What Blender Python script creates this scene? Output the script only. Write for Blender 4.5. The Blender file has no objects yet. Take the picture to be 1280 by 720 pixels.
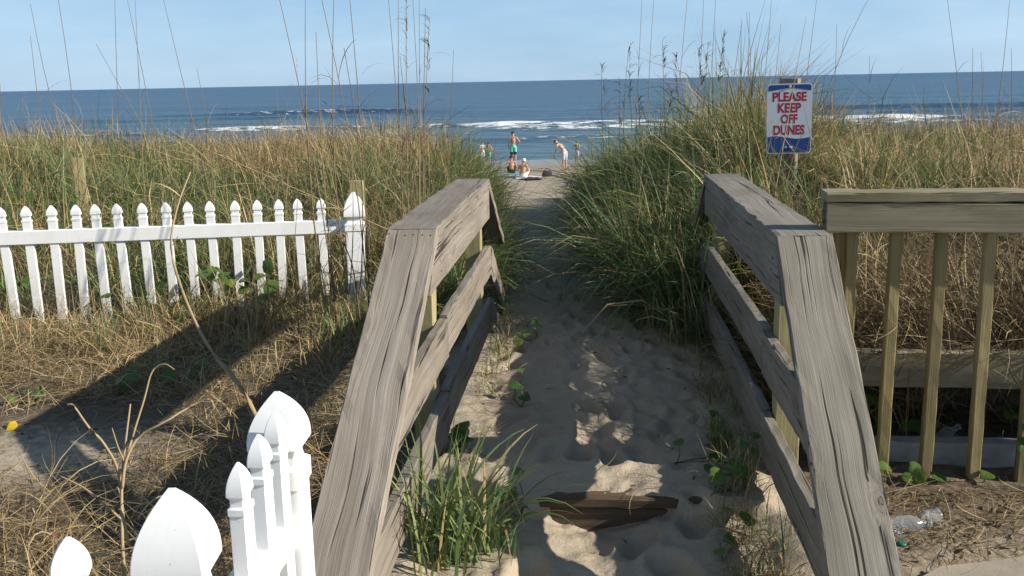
import bpy, bmesh, math, random
import numpy as np
from mathutils import Vector, Matrix

random.seed(7)
R = np.random.default_rng(11)
sc = bpy.context.scene
col = sc.collection
PI = math.pi

# ------------------------------------------------------------------ camera
F = 1250.0                      # focal length in photograph pixels (35 mm lens)
H0, H1 = 114.0, 88.0            # horizon height at the two edges of the photograph
ROLL = math.atan2(H0 - H1, 1280)
PITCH = math.atan((360 - (H0 + H1) / 2) * math.cos(ROLL) / F)
YAW = math.radians(-4.848)
EYE = np.array([0.0, 0.0, 1.5])
FW = np.array([math.sin(YAW) * math.cos(PITCH), math.cos(YAW) * math.cos(PITCH), -math.sin(PITCH)])
_r0 = np.array([math.cos(YAW), -math.sin(YAW), 0.0])
_u0 = np.cross(_r0, FW)
RT = _r0 * math.cos(ROLL) - _u0 * math.sin(ROLL)
UP = _u0 * math.cos(ROLL) + _r0 * math.sin(ROLL)
cam = bpy.data.cameras.new('camera')
cam.sensor_width = 36.0
cam.lens = F / 1280 * 36
cam.clip_start = 0.05
cam.clip_end = 30000
camo = bpy.data.objects.new('camera', cam)
col.objects.link(camo)
camo.matrix_world = Matrix(((RT[0], UP[0], -FW[0], EYE[0]), (RT[1], UP[1], -FW[1], EYE[1]),
                            (RT[2], UP[2], -FW[2], EYE[2]), (0, 0, 0, 1)))
sc.camera = camo


def ray(px, py):
    return FW + RT * (px - 640) / F + UP * (360 - py) / F


def at(px, py, dep):
    return EYE + ray(px, py) * dep


def onz(px, py, z):
    d = ray(px, py)
    return EYE + d * ((z - EYE[2]) / d[2])


def ony(px, py, y):
    d = ray(px, py)
    return EYE + d * ((y - EYE[1]) / d[1])


# ------------------------------------------------------------------ sky and sun
SUN_TRAVEL = Vector((-1.92, 0.31, -1.0)).normalized()
TO_SUN = -SUN_TRAVEL
SUN_EL = math.asin(TO_SUN.z)
world = bpy.data.worlds.new('World')
sc.world = world
world.use_nodes = True
wn = world.node_tree
wn.nodes.clear()
sky = wn.nodes.new('ShaderNodeTexSky')
sky.sky_type = 'NISHITA'
sky.sun_disc = False
sky.sun_elevation = SUN_EL
sky.sun_rotation = math.atan2(TO_SUN.x, TO_SUN.y)
sky.altitude = 0
sky.air_density = 1.0
sky.dust_density = 0.2
sky.ozone_density = 2.0
wtc = wn.nodes.new('ShaderNodeTexCoord')
wmp = wn.nodes.new('ShaderNodeMapping')
wmp.inputs['Scale'].default_value = (1.6, 1.6, 7.0)
wno = wn.nodes.new('ShaderNodeTexNoise')
wno.inputs['Scale'].default_value = 2.1
wno.inputs['Detail'].default_value = 7
wno.inputs['Roughness'].default_value = 0.55
wrp = wn.nodes.new('ShaderNodeMapRange')
wrp.inputs['From Min'].default_value = 0.46
wrp.inputs['From Max'].default_value = 0.80
wrp.inputs['To Min'].default_value = 0.74
wrp.inputs['To Max'].default_value = 0.95
wmx = wn.nodes.new('ShaderNodeMix')
wmx.data_type = 'RGBA'
wcl = wn.nodes.new('ShaderNodeMapRange')
wcl.inputs['From Min'].default_value = 0.40
wcl.inputs['From Max'].default_value = 0.72
wc = wn.nodes.new('ShaderNodeMix')
wc.data_type = 'RGBA'
wc.inputs[6].default_value = (3.5, 6.1, 9.3, 1)
wc.inputs[7].default_value = (5.4, 7.6, 9.9, 1)
wbg = wn.nodes.new('ShaderNodeBackground')
wbg.inputs['Strength'].default_value = 0.064
wout = wn.nodes.new('ShaderNodeOutputWorld')
L = wn.links.new
L(wtc.outputs['Generated'], wmp.inputs['Vector'])
L(wmp.outputs[0], wno.inputs['Vector'])
L(wno.outputs['Fac'], wrp.inputs['Value'])
wsx = wn.nodes.new('ShaderNodeSeparateXYZ')
L(wtc.outputs['Generated'], wsx.inputs[0])
wel = wn.nodes.new('ShaderNodeMapRange')
wel.interpolation_type = 'SMOOTHSTEP'
wel.inputs['From Min'].default_value = 0.05
wel.inputs['From Max'].default_value = 0.75
wel.inputs['To Min'].default_value = 1.0
wel.inputs['To Max'].default_value = 0.12
L(wsx.outputs[2], wel.inputs['Value'])
wml = wn.nodes.new('ShaderNodeMath')
wml.operation = 'MULTIPLY'
L(wrp.outputs[0], wml.inputs[0])
L(wel.outputs[0], wml.inputs[1])
L(wml.outputs[0], wmx.inputs[0])
L(wno.outputs['Fac'], wcl.inputs['Value'])
L(wcl.outputs[0], wc.inputs[0])
L(wc.outputs[2], wmx.inputs[7])
L(sky.outputs[0], wmx.inputs[6])
L(wmx.outputs[2], wbg.inputs['Color'])
L(wbg.outputs[0], wout.inputs['Surface'])

sun = bpy.data.lights.new('sun', 'SUN')
sun.energy = 4.9
sun.angle = math.radians(0.53)
sun.color = (1.0, 0.93, 0.82)
suno = bpy.data.objects.new('sun', sun)
suno.rotation_euler = SUN_TRAVEL.to_track_quat('-Z', 'Y').to_euler()
suno.location = (20, -5, 14)
col.objects.link(suno)
sc.view_settings.view_transform = 'Standard'
sc.view_settings.look = 'None'
sc.view_settings.gamma = 1.0
sc.view_settings.use_curve_mapping = False
sc.view_settings.exposure = 0.64


# ------------------------------------------------------------------ helpers
def tag(o, label=None, cat=None, group=None, kind=None):
    if label: o['label'] = label
    if cat: o['category'] = cat
    if group: o['group'] = group
    if kind: o['kind'] = kind
    return o


def empty(name, loc, label, cat, group=None):
    o = bpy.data.objects.new(name, None)
    o.empty_display_size = 0.1
    o.location = loc
    col.objects.link(o)
    return tag(o, label, cat, group)


def link(name, me, mat, parent=None, mw=None):
    """link mesh me (in world coordinates unless mw given) under parent"""
    o = bpy.data.objects.new(name, me)
    if mat is not None and not me.materials:
        me.materials.append(mat)
    col.objects.link(o)
    if mw is None:
        mw = Matrix.Identity(4)
    if parent is not None:
        o.parent = parent
        pl = Matrix.Translation(parent.location) @ parent.rotation_euler.to_matrix().to_4x4()
        if parent.parent is not None:
            gp = parent.parent
            pl = Matrix.Translation(gp.location) @ gp.rotation_euler.to_matrix().to_4x4() @ pl
        o.matrix_local = pl.inverted() @ mw
    else:
        o.matrix_local = mw
    return o


def mesh_np(name, V, Fq, smooth=False, attrs=None):
    """V (n,3); Fq (m,k) faces of equal size"""
    me = bpy.data.meshes.new(name)
    V = np.ascontiguousarray(V, dtype=np.float32)
    Fq = np.ascontiguousarray(Fq, dtype=np.int32)
    m, k = Fq.shape
    me.vertices.add(len(V))
    me.vertices.foreach_set('co', V.ravel())
    me.loops.add(m * k)
    me.loops.foreach_set('vertex_index', Fq.ravel())
    me.polygons.add(m)
    me.polygons.foreach_set('loop_start', np.arange(0, m * k, k, dtype=np.int32))
    me.polygons.foreach_set('loop_total', np.full(m, k, dtype=np.int32))
    if smooth:
        me.polygons.foreach_set('use_smooth', np.ones(m, dtype=bool))
    if attrs:
        for n, (ty, data) in attrs.items():
            a = me.attributes.new(n, ty, 'POINT')
            a.data.foreach_set('color' if 'COLOR' in ty else 'value', np.ascontiguousarray(data, dtype=np.float32).ravel())
    me.update(calc_edges=True)
    me.validate()
    return me


def _h(ix, iy, s):
    n = (ix * 374761393 + iy * 668265263 + s * 1442695041) & 0xffffffff
    n = ((n ^ (n >> 13)) * 1274126177) & 0xffffffff
    n = n ^ (n >> 16)
    return (n & 0xffffff) / float(0xffffff)


def vnoise(x, y, s=0):
    x = np.asarray(x, float); y = np.asarray(y, float)
    xi = np.floor(x).astype(np.int64); yi = np.floor(y).astype(np.int64)
    fx = x - xi; fy = y - yi
    fx = fx * fx * (3 - 2 * fx); fy = fy * fy * (3 - 2 * fy)
    a = _h(xi, yi, s); b = _h(xi + 1, yi, s); c = _h(xi, yi + 1, s); d = _h(xi + 1, yi + 1, s)
    return (a * (1 - fx) + b * fx) * (1 - fy) + (c * (1 - fx) + d * fx) * fy - 0.5


def fbm(x, y, s=0, o=4):
    t = 0; a = 1.0
    for i in range(o):
        t = t + a * vnoise(np.asarray(x) * 2 ** i + 17.3 * i, np.asarray(y) * 2 ** i - 9.1 * i, s + i)
        a *= 0.5
    return t


def sstep(a, b, x):
    t = np.clip((np.asarray(x, float) - a) / (b - a), 0, 1)
    return t * t * (3 - 2 * t)


# ------------------------------------------------------------------ materials
class NT:
    def __init__(self, name):
        self.m = bpy.data.materials.new(name)
        self.m.use_nodes = True
        self.t = self.m.node_tree
        self.t.nodes.clear()
        self.out = self.t.nodes.new('ShaderNodeOutputMaterial')

    def n(self, ty, **kw):
        nd = self.t.nodes.new(ty)
        for k, v in kw.items():
            if k.startswith('i_'):
                key = k[2:].replace('_', ' ')
                nd.inputs[key].default_value = v
            else:
                setattr(nd, k, v)
        return nd

    def l(self, a, b):
        self.t.links.new(a, b)

    def math(self, op, a, b=None, clamp=False):
        nd = self.n('ShaderNodeMath', operation=op)
        nd.use_clamp = clamp
        for i, v in enumerate((a, b)):
            if v is None: continue
            if isinstance(v, (int, float)): nd.inputs[i].default_value = v
            else: self.l(v, nd.inputs[i])
        return nd.outputs[0]

    def rng(self, v, a, b, c=0.0, d=1.0):
        nd = self.n('ShaderNodeMapRange')
        nd.inputs[1].default_value = a; nd.inputs[2].default_value = b
        nd.inputs[3].default_value = c; nd.inputs[4].default_value = d
        self.l(v, nd.inputs[0])
        return nd.outputs[0]

    def mix(self, f, a, b, mode='MIX'):
        nd = self.n('ShaderNodeMix', data_type='RGBA', blend_type=mode)
        if isinstance(f, (int, float)): nd.inputs[0].default_value = f
        else: self.l(f, nd.inputs[0])
        for i, v in ((6, a), (7, b)):
            if isinstance(v, tuple): nd.inputs[i].default_value = (v[0], v[1], v[2], 1)
            else: self.l(v, nd.inputs[i])
        return nd.outputs[2]

    def noise(self, vec, scale, detail=4, rough=0.55, dist=0.0):
        nd = self.n('ShaderNodeTexNoise')
        nd.inputs['Scale'].default_value = scale
        nd.inputs['Detail'].default_value = detail
        nd.inputs['Roughness'].default_value = rough
        nd.inputs['Distortion'].default_value = dist
        if vec is not None: self.l(vec, nd.inputs['Vector'])
        return nd.outputs['Fac']

    def mapv(self, vec, scale=(1, 1, 1), loc=(0, 0, 0)):
        nd = self.n('ShaderNodeMapping')
        nd.inputs['Scale'].default_value = scale
        nd.inputs['Location'].default_value = loc
        self.l(vec, nd.inputs['Vector'])
        return nd.outputs[0]

    def bsdf(self, color, rough=0.7, spec=0.3, normal=None, **kw):
        b = self.n('ShaderNodeBsdfPrincipled')
        if isinstance(color, tuple): b.inputs['Base Color'].default_value = (*color[:3], 1)
        else: self.l(color, b.inputs['Base Color'])
        if isinstance(rough, (int, float)): b.inputs['Roughness'].default_value = rough
        else: self.l(rough, b.inputs['Roughness'])
        b.inputs['Specular IOR Level'].default_value = spec
        if normal is not None: self.l(normal, b.inputs['Normal'])
        for k, v in kw.items():
            b.inputs[k.replace('_', ' ')].default_value = v
        return b

    def bump(self, h, strength=0.5, dist=0.01, normal=None):
        nd = self.n('ShaderNodeBump')
        nd.inputs['Strength'].default_value = strength
        nd.inputs['Distance'].default_value = dist
        self.l(h, nd.inputs['Height'])
        if normal is not None: self.l(normal, nd.inputs['Normal'])
        return nd.outputs[0]

    def done(self, shader):
        self.l(shader.outputs[0] if hasattr(shader, 'outputs') else shader, self.out.inputs['Surface'])
        return self.m


def wood_mat(name, light, mid, dark, stain, stain_amt=0.5, crack=0.62):
    t = NT(name)
    tc = t.n('ShaderNodeTexCoord').outputs['Object']
    oi = t.n('ShaderNodeObjectInfo').outputs['Random']
    off = t.n('ShaderNodeCombineXYZ')
    t.l(t.math('MULTIPLY', oi, 37.0), off.inputs[0])
    t.l(t.math('MULTIPLY', oi, 91.0), off.inputs[1])
    t.l(t.math('MULTIPLY', oi, 53.0), off.inputs[2])
    add = t.n('ShaderNodeVectorMath', operation='ADD')
    t.l(tc, add.inputs[0]); t.l(off.outputs[0], add.inputs[1])
    v = add.outputs[0]
    # knots bend the grain
    vo = t.n('ShaderNodeTexVoronoi')
    vo.inputs['Scale'].default_value = 1.0
    vo.inputs['Randomness'].default_value = 1.0
    t.l(t.mapv(v, (2.1, 5.2, 5.2)), vo.inputs['Vector'])
    kd = vo.outputs['Distance']
    knot = t.rng(kd, 0.0, 0.26, 1.0, 0.0)
    kn2 = t.math('MULTIPLY', knot, knot)
    warp = t.math('MULTIPLY', kn2, 0.06)
    low = t.math('MULTIPLY', t.noise(t.mapv(v, (1.3, 2, 2)), 1.0, 2), 0.075)
    sx = t.n('ShaderNodeSeparateXYZ'); t.l(v, sx.inputs[0])
    cx = t.n('ShaderNodeCombineXYZ')
    t.l(sx.outputs[0], cx.inputs[0])
    t.l(t.math('ADD', t.math('ADD', sx.outputs[1], warp), low), cx.inputs[1])
    t.l(t.math('ADD', sx.outputs[2], warp), cx.inputs[2])
    g = cx.outputs[0]
    band = t.noise(t.mapv(g, (0.30, 55, 55)), 1.0, 3, 0.6)
    fibre = t.noise(t.mapv(g, (2.2, 300, 300)), 1.0, 3, 0.65)
    crk = t.noise(t.mapv(g, (1.1, 62, 62), (5, 3, 1)), 1.0, 2, 0.5)
    crack_m = t.math('MULTIPLY', t.rng(crk, crack, crack + 0.06, 0.0, 0.92), t.rng(t.noise(t.mapv(v, (2.5, 9, 9), (9, 1, 4)), 1.0, 2), 0.38, 0.58))
    blot = t.noise(t.mapv(v, (1.6, 5, 5), (2, 8, 4)), 1.0, 4, 0.6)
    c = t.mix(t.rng(band, 0.3, 0.7), mid, light)
    c = t.mix(t.rng(fibre, 0.35, 0.75, 0.0, 0.55), c, dark)
    c = t.mix(t.math('MULTIPLY', t.rng(blot, 0.42, 0.68), stain_amt), c, stain)
    c = t.mix(t.math('MULTIPLY', kn2, 0.55), c, dark)
    c = t.mix(crack_m, c, (0.018, 0.015, 0.012))
    hv = t.n('ShaderNodeHueSaturation')
    t.l(c, hv.inputs['Color'])
    t.l(t.rng(oi, 0, 1, 0.85, 1.12), hv.inputs['Value'])
    hgt = t.math('SUBTRACT', t.math('ADD', t.math('MULTIPLY', band, 0.5), t.math('MULTIPLY', fibre, 0.4)),
                 t.math('MULTIPLY', crack_m, 1.6))
    nrm = t.bump(hgt, 0.75, 0.004)
    return t.done(t.bsdf(hv.outputs[0], 0.82, 0.2, nrm))


M = {}
M['wood_grey'] = wood_mat('weathered_grey_wood', (0.36, 0.315, 0.26), (0.225, 0.195, 0.16), (0.085, 0.07, 0.056), (0.15, 0.12, 0.092), 0.65, 0.60)
M['wood_cool'] = wood_mat('weathered_cool_wood', (0.30, 0.27, 0.225), (0.19, 0.168, 0.135), (0.075, 0.065, 0.052), (0.12, 0.105, 0.082), 0.65, 0.60)
M['wood_olive'] = wood_mat('weathered_olive_wood', (0.42, 0.365, 0.255), (0.29, 0.245, 0.16), (0.12, 0.10, 0.062), (0.17, 0.145, 0.08), 0.7, 0.64)
M['wood_baluster'] = wood_mat('baluster_wood', (0.38, 0.30, 0.15), (0.26, 0.205, 0.10), (0.11, 0.085, 0.042), (0.15, 0.135, 0.055), 0.6, 0.68)
M['wood_pale'] = wood_mat('treated_pale_wood', (0.42, 0.36, 0.19), (0.33, 0.28, 0.14), (0.19, 0.155, 0.08), (0.24, 0.24, 0.12), 0.5, 0.70)
M['wood_dark'] = wood_mat('damp_dark_wood', (0.16, 0.11, 0.075), (0.10, 0.07, 0.048), (0.035, 0.026, 0.02), (0.09, 0.06, 0.04), 0.6, 0.66)


def plain(name, c, rough=0.6, spec=0.3, var=0.0, vs=20.0, bump=0.0):
    t = NT(name)
    tc = t.n('ShaderNodeTexCoord').outputs['Object']
    nz = t.noise(tc, vs, 4)
    cc = t.mix(t.rng(nz, 0.3, 0.7), tuple(x * (1 - var) for x in c), tuple(min(1, x * (1 + var)) for x in c))
    nm = t.bump(nz, bump, 0.01) if bump else None
    return t.done(t.bsdf(cc, rough, spec, nm))


def vinyl():
    t = NT('white_vinyl')
    tc = t.n('ShaderNodeTexCoord').outputs['Object']
    geo = t.n('ShaderNodeNewGeometry').outputs['Position']
    nz = t.noise(tc, 9, 5, 0.6)
    sp = t.noise(t.mapv(geo, (1, 1, 1)), 120, 2)
    c = t.mix(t.rng(nz, 0.45, 0.8, 0, 0.35), (0.80, 0.80, 0.79), (0.66, 0.65, 0.60))
    c = t.mix(t.rng(sp, 0.70, 0.74, 0, 0.5), c, (0.45, 0.43, 0.38))
    sz = t.n('ShaderNodeSeparateXYZ'); t.l(geo, sz.inputs[0])
    dirt = t.math('MULTIPLY', t.rng(t.math('ADD', sz.outputs[2], t.rng(nz, 0.3, 0.7, -0.1, 0.1)), 0.12, 0.42, 0.65, 0.0), t.rng(t.noise(tc, 40, 4, 0.7), 0.35, 0.6))
    c = t.mix(dirt, c, (0.42, 0.36, 0.26))
    grime = t.noise(t.mapv(geo, (30, 30, 3)), 1.0, 4, 0.7)
    c = t.mix(t.rng(grime, 0.55, 0.8, 0, 0.3), c, (0.52, 0.52, 0.46))
    return t.done(t.bsdf(c, 0.45, 0.35, t.bump(nz, 0.06, 0.01)))


M['vinyl'] = vinyl()
M['nail'] = plain('rusty_nail', (0.06, 0.035, 0.025), 0.7, 0.3, 0.3)
M['concrete'] = plain('pale_weathered_timber', (0.33, 0.32, 0.29), 0.85, 0.2, 0.25, 14, 0.3)


def blade_mat(name, trans=0.3, rough=0.55):
    t = NT(name)
    a = t.n('ShaderNodeAttribute', attribute_name='col')
    c = a.outputs['Color']
    p = t.bsdf(c, rough, 0.25)
    tr = t.n('ShaderNodeBsdfTranslucent')
    t.l(c, tr.inputs['Color'])
    ms = t.n('ShaderNodeMixShader')
    ms.inputs[0].default_value = trans
    t.l(p.outputs[0], ms.inputs[1]); t.l(tr.outputs[0], ms.inputs[2])
    return t.done(ms)


M['grass'] = blade_mat('dune_grass_blades', 0.28)
M['straw'] = blade_mat('dry_straw', 0.12, 0.7)


def leaf_mat():
    t = NT('round_vine_leaf')
    tc = t.n('ShaderNodeTexCoord').outputs['Object']
    oi = t.n('ShaderNodeObjectInfo').outputs['Random']
    nz = t.noise(tc, 60, 4)
    c = t.mix(oi, (0.05, 0.12, 0.025), (0.11, 0.17, 0.03))
    c = t.mix(t.rng(nz, 0.4, 0.75, 0, 0.5), c, (0.14, 0.19, 0.05))
    p = t.bsdf(c, 0.4, 0.4, t.bump(nz, 0.2, 0.004))
    tr = t.n('ShaderNodeBsdfTranslucent')
    t.l(c, tr.inputs['Color'])
    ms = t.n('ShaderNodeMixShader'); ms.inputs[0].default_value = 0.3
    t.l(p.outputs[0], ms.inputs[1]); t.l(tr.outputs[0], ms.inputs[2])
    return t.done(ms)


M['leaf'] = leaf_mat()


def sand_mat():
    t = NT('dune_and_beach_sand')
    pos = t.n('ShaderNodeNewGeometry').outputs['Position']
    sx = t.n('ShaderNodeSeparateXYZ'); t.l(pos, sx.inputs[0])
    y = sx.outputs[1]
    n1 = t.noise(pos, 1.3, 5, 0.6)
    n2 = t.noise(pos, 22, 5, 0.65)
    n3 = t.noise(pos, 240, 3, 0.7)
    c = t.mix(t.rng(n1, 0.3, 0.7), (0.35, 0.288, 0.208), (0.425, 0.358, 0.268))
    c = t.mix(t.rng(n2, 0.5, 0.8, 0, 0.35), c, (0.30, 0.245, 0.18))
    c = t.mix(t.rng(n3, 0.62, 0.74, 0, 0.6), c, (0.13, 0.10, 0.075))
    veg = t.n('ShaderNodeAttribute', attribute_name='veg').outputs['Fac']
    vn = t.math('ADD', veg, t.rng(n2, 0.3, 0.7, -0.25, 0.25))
    shaded_litter = t.mix(t.rng(n2, 0.35, 0.65), (0.075, 0.056, 0.038), (0.19, 0.15, 0.105))  # plant litter, its colour darkened to stand in for shade beneath the growth
    c = t.mix(t.rng(vn, 0.3, 0.7), c, shaded_litter)
    # wet sand by the water line
    wet = t.rng(t.math('ADD', y, t.rng(n1, 0.3, 0.7, -1.5, 1.5)), 51.0, 56.0)
    c = t.mix(wet, c, (0.20, 0.165, 0.125))
    damp = t.rng(t.math('ADD', y, t.rng(n1, 0.3, 0.7, -3, 3)), 20.0, 46.0, 0.0, 0.5)
    c = t.mix(damp, c, (0.33, 0.28, 0.215))
    h = t.math('ADD', t.math('MULTIPLY', n2, 1.0), t.math('MULTIPLY', n3, 0.25))
    nrm = t.bump(h, 0.7, 0.02)
    b = t.bsdf(c, 0.9, 0.15, nrm)
    t.l(t.rng(wet, 0, 1, 0.9, 0.25), b.inputs['Roughness'])
    return t.done(b)


M['sand'] = sand_mat()


def sea_mat():
    t = NT('sea_water')
    pos = t.n('ShaderNodeNewGeometry').outputs['Position']
    sx = t.n('ShaderNodeSeparateXYZ'); t.l(pos, sx.inputs[0])
    y = sx.outputs[1]
    big = t.noise(t.mapv(pos, (0.018, 0.05, 0.05)), 1.0, 4, 0.6)
    w1 = t.noise(t.mapv(pos, (0.10, 0.34, 0.3)), 1.0, 4, 0.6)
    w2 = t.noise(t.mapv(pos, (0.7, 1.7, 1.5)), 1.0, 4, 0.65)
    shal = t.rng(t.math('ADD', y, t.rng(big, 0.3, 0.7, -14, 14)), 56, 150)
    c = t.mix(shal, (0.105, 0.165, 0.165), (0.030, 0.085, 0.140))
    deep = t.rng(y, 120, 1200)
    c = t.mix(deep, c, (0.005, 0.032, 0.105))
    c = t.mix(t.rng(w1, 0.42, 0.62, 0, 0.6), c, (0.010, 0.042, 0.075))
    w0 = t.noise(t.mapv(pos, (0.012, 0.06, 0.05), (3, 7, 1)), 1.0, 5, 0.65)
    w00 = t.noise(t.mapv(pos, (0.003, 0.011, 0.01), (1, 2, 1)), 1.0, 5, 0.7)
    c = t.mix(t.rng(w0, 0.47, 0.58, 0, 0.75), c, (0.004, 0.026, 0.075))
    c = t.mix(t.rng(w00, 0.48, 0.58, 0, 0.55), c, (0.020, 0.075, 0.135))
    foam = t.n('ShaderNodeAttribute', attribute_name='foam').outputs['Fac']
    fn = t.noise(t.mapv(pos, (0.5, 1.2, 1)), 1.0, 6, 0.75)
    fm = t.rng(t.math('ADD', foam, t.rng(fn, 0.3, 0.7, -0.42, 0.42)), 0.52, 0.74)
    c = t.mix(fm, c, (0.72, 0.74, 0.74))
    nrm = t.bump(w1, 1.0, 0.8)
    nrm = t.bump(w0, 1.0, 1.6, nrm)
    nrm = t.bump(w2, 1.0, 0.10, nrm)
    b = t.bsdf(c, 0.3, 0.18, nrm)
    t.l(t.rng(fm, 0, 1, 0.30, 0.9), b.inputs['Roughness'])
    return t.done(b)


M['sea'] = sea_mat()


# ------------------------------------------------------------------ terrain
def xc(y):
    return np.interp(y, [0, 4.5, 6.2, 8.2, 11.8, 16, 40], [0.02, 0.0, -0.2, -0.36, -0.70, -1.3, -4.0])


def hw(y):
    return np.interp(y, [0, 5.4, 6.2, 8.2, 11.8, 16, 30], [0.62, 0.60, 0.46, 0.34, 0.38, 0.8, 2.0])


DENTS = []
for i in range(150):
    yy = R.uniform(3.7, 9.0)
    DENTS.append((xc(yy) + R.normal(0, 0.27), yy, R.uniform(0.028, 0.055), R.uniform(0.07, 0.14), R.uniform(-0.5, 0.5), R.uniform(0.012, 0.034)))
for (px, py, d) in [(735, 510, .06), (770, 505, .055), (725, 570, .055), (765, 575, .06), (660, 700, .05), (800, 655, .05), (840, 690, .05), (870, 640, .05), (645, 455, .04), (640, 520, .04)]:
    q = onz(px, py, 0.0)
    DENTS.append((q[0], q[1], 0.05, 0.10, R.uniform(-0.6, 0.6), d))


def H(x, y, detail=True):
    x = np.asarray(x, float); y = np.asarray(y, float)
    dp = np.abs(x - xc(y))
    side = sstep(hw(y) * 0.85, hw(y) * 0.85 + 0.9, dp)
    left = x < xc(y)
    dl = 0.02 * sstep(4.0, 6.0, y) + 0.42 * sstep(6.6, 10.5, y)
    dr = 0.34 * sstep(4.50, 4.62, y + 0.06 * vnoise(x * 5, y, 3)) * sstep(0.9, 1.05, x) + 0.22 * sstep(5.0, 7.2, y) + 0.06 * sstep(7, 10, y)
    # the mound beside the path is highest near the path on the right
    dr = dr + 0.12 * np.exp(-((x - 1.3) / 1.0) ** 2 - ((y - 7.8) / 1.8) ** 2)
    d = np.where(left, dl, dr) * side
    z = d + 0.03 * sstep(6, 9, y)
    z = z + (0.10 + 0.16 * sstep(8, 11, y)) * fbm(x * 0.55, y * 0.35, 5, 3) * sstep(5.5, 9, y) * side
    # fall to the beach
    fall = sstep(11.5, 30, y)
    beach = -3.0 - 0.10 * sstep(30, 54, y) - 2.4 * sstep(54, 120, y) - 3.0 * sstep(120, 600, y)
    z = z * (1 - fall) + beach * fall
    # step in the path
    inn = sstep(0.66, 0.52, np.abs(x - 0.02))
    edge = 3.442 - 0.075 * sstep(0.16, 0.30, np.abs(x - 0.03 + 0.05 * vnoise(x * 7, x * 0, 9))) + 0.022 * vnoise(x * 14, x * 0 + 2, 10)
    drop = (0.048 + 0.05 * vnoise(x * 9, x * 0 + 4, 8)) * np.exp(-((x - 0.06) / 0.23) ** 4) + 0.035
    below = sstep(edge + 0.006, edge - 0.012, y)
    z = z - inn * drop * below * (0.75 + 0.25 * sstep(2.6, 3.3, y))
    z = z + inn * (0.030 + 0.012 * sstep(0.2, 0.4, np.abs(x - 0.05))) * sstep(3.9, 3.6, y) * (1 - below) - 0.014 * np.exp(-((x - 0.03) / 0.2) ** 4) * sstep(3.52, 3.46, y) * (1 - below)
    near = sstep(9.5, 7.5, y)
    onp = sstep(hw(y) + 0.25, hw(y) - 0.1, dp)
    if detail:
        z = z + near * (0.02 * fbm(x * 2.6, y * 2.6, 21, 3) + onp * 0.026 * fbm(x * 5, y * 5, 31, 3) + 0.009 * fbm(x * 22, y * 22, 41, 2) - onp * 0.022 * np.abs(fbm(x * 9, y * 9, 43, 3)))
        for (cx_, cy_, rx, ry, an, dd) in DENTS:
            if np.ndim(x) and False: pass
            ca, sa = math.cos(an), math.sin(an)
            ux = ((x - cx_) * ca + (y - cy_) * sa) / rx
            uy = (-(x - cx_) * sa + (y - cy_) * ca) / ry
            r2 = ux * ux + uy * uy
            z = z + np.where(r2 < 9, -dd * np.exp(-r2 ** 1.5) + 0.28 * dd * np.exp(-((np.sqrt(r2) - 1.45) / 0.4) ** 2), 0)
    return z


def axis(parts):
    out = []
    for a, b, s in parts:
        out.append(np.arange(a, b - 1e-6, s))
    out.append([parts[-1][1]])
    return np.unique(np.round(np.concatenate(out), 5))


gx = axis([(-9000, -1000, 2000), (-1000, -100, 150), (-100, -20, 8), (-20, -6, 0.7), (-6, -1.2, 0.05), (-1.2, 1.0, 0.016), (1.0, 4, 0.04), (4, 10, 0.4), (10, 40, 3), (40, 200, 20), (200, 1000, 200), (1000, 9000, 2000)])
gy = axis([(-60, -10, 5), (-10, 1, 1), (1, 2.3, 0.1), (2.3, 3.34, 0.016), (3.34, 3.48, 0.006), (3.48, 7, 0.016), (7, 10, 0.04), (10, 16, 0.15), (16, 60, 1.0), (60, 200, 10), (200, 1000, 100), (1000, 9000, 1000)])
GX, GY = np.meshgrid(gx, gy)


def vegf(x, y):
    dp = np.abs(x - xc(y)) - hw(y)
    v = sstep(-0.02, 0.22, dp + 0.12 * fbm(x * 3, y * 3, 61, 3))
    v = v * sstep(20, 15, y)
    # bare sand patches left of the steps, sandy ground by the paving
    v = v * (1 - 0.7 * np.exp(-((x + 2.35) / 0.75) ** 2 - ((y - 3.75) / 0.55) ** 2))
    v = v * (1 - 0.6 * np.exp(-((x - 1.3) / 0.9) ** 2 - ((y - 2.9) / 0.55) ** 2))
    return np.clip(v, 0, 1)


GZ = H(GX, GY)
nx, ny = len(gx), len(gy)
idx = np.arange(nx * ny).reshape(ny, nx)
FQ = np.stack([idx[:-1, :-1], idx[:-1, 1:], idx[1:, 1:], idx[1:, :-1]], -1).reshape(-1, 4)
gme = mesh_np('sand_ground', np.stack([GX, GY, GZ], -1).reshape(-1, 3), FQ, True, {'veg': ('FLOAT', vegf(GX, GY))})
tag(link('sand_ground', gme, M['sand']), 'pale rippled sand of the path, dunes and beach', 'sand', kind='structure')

# paving by the lower right corner
pv = NT('sandy_paving')
_p = pv.n('ShaderNodeNewGeometry').outputs['Position']
_n = pv.noise(_p, 9, 5, 0.65); _n2 = pv.noise(_p, 160, 3, 0.7)
_c = pv.mix(pv.rng(_n, 0.35, 0.65), (0.36, 0.31, 0.24), (0.29, 0.25, 0.195))
_c = pv.mix(pv.rng(_n2, 0.6, 0.72, 0, 0.5), _c, (0.14, 0.12, 0.1))
M['paving'] = pv.done(pv.bsdf(_c, 0.9, 0.15, pv.bump(_n2, 0.3, 0.006)))
pe = [(0.86, 2.80), (1.05, 2.93), (1.22, 2.99), (1.42, 3.07), (1.8, 3.16), (2.4, 3.2), (4.5, 3.3)]
pe = [(x, y - 0.04 + 0.02 * math.sin(13 * x)) for x, y in pe]
PV = [(x, y, 0.026) for x, y in pe] + [(4.5, -3, 0.026), (0.86, -3, 0.026)]
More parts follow.
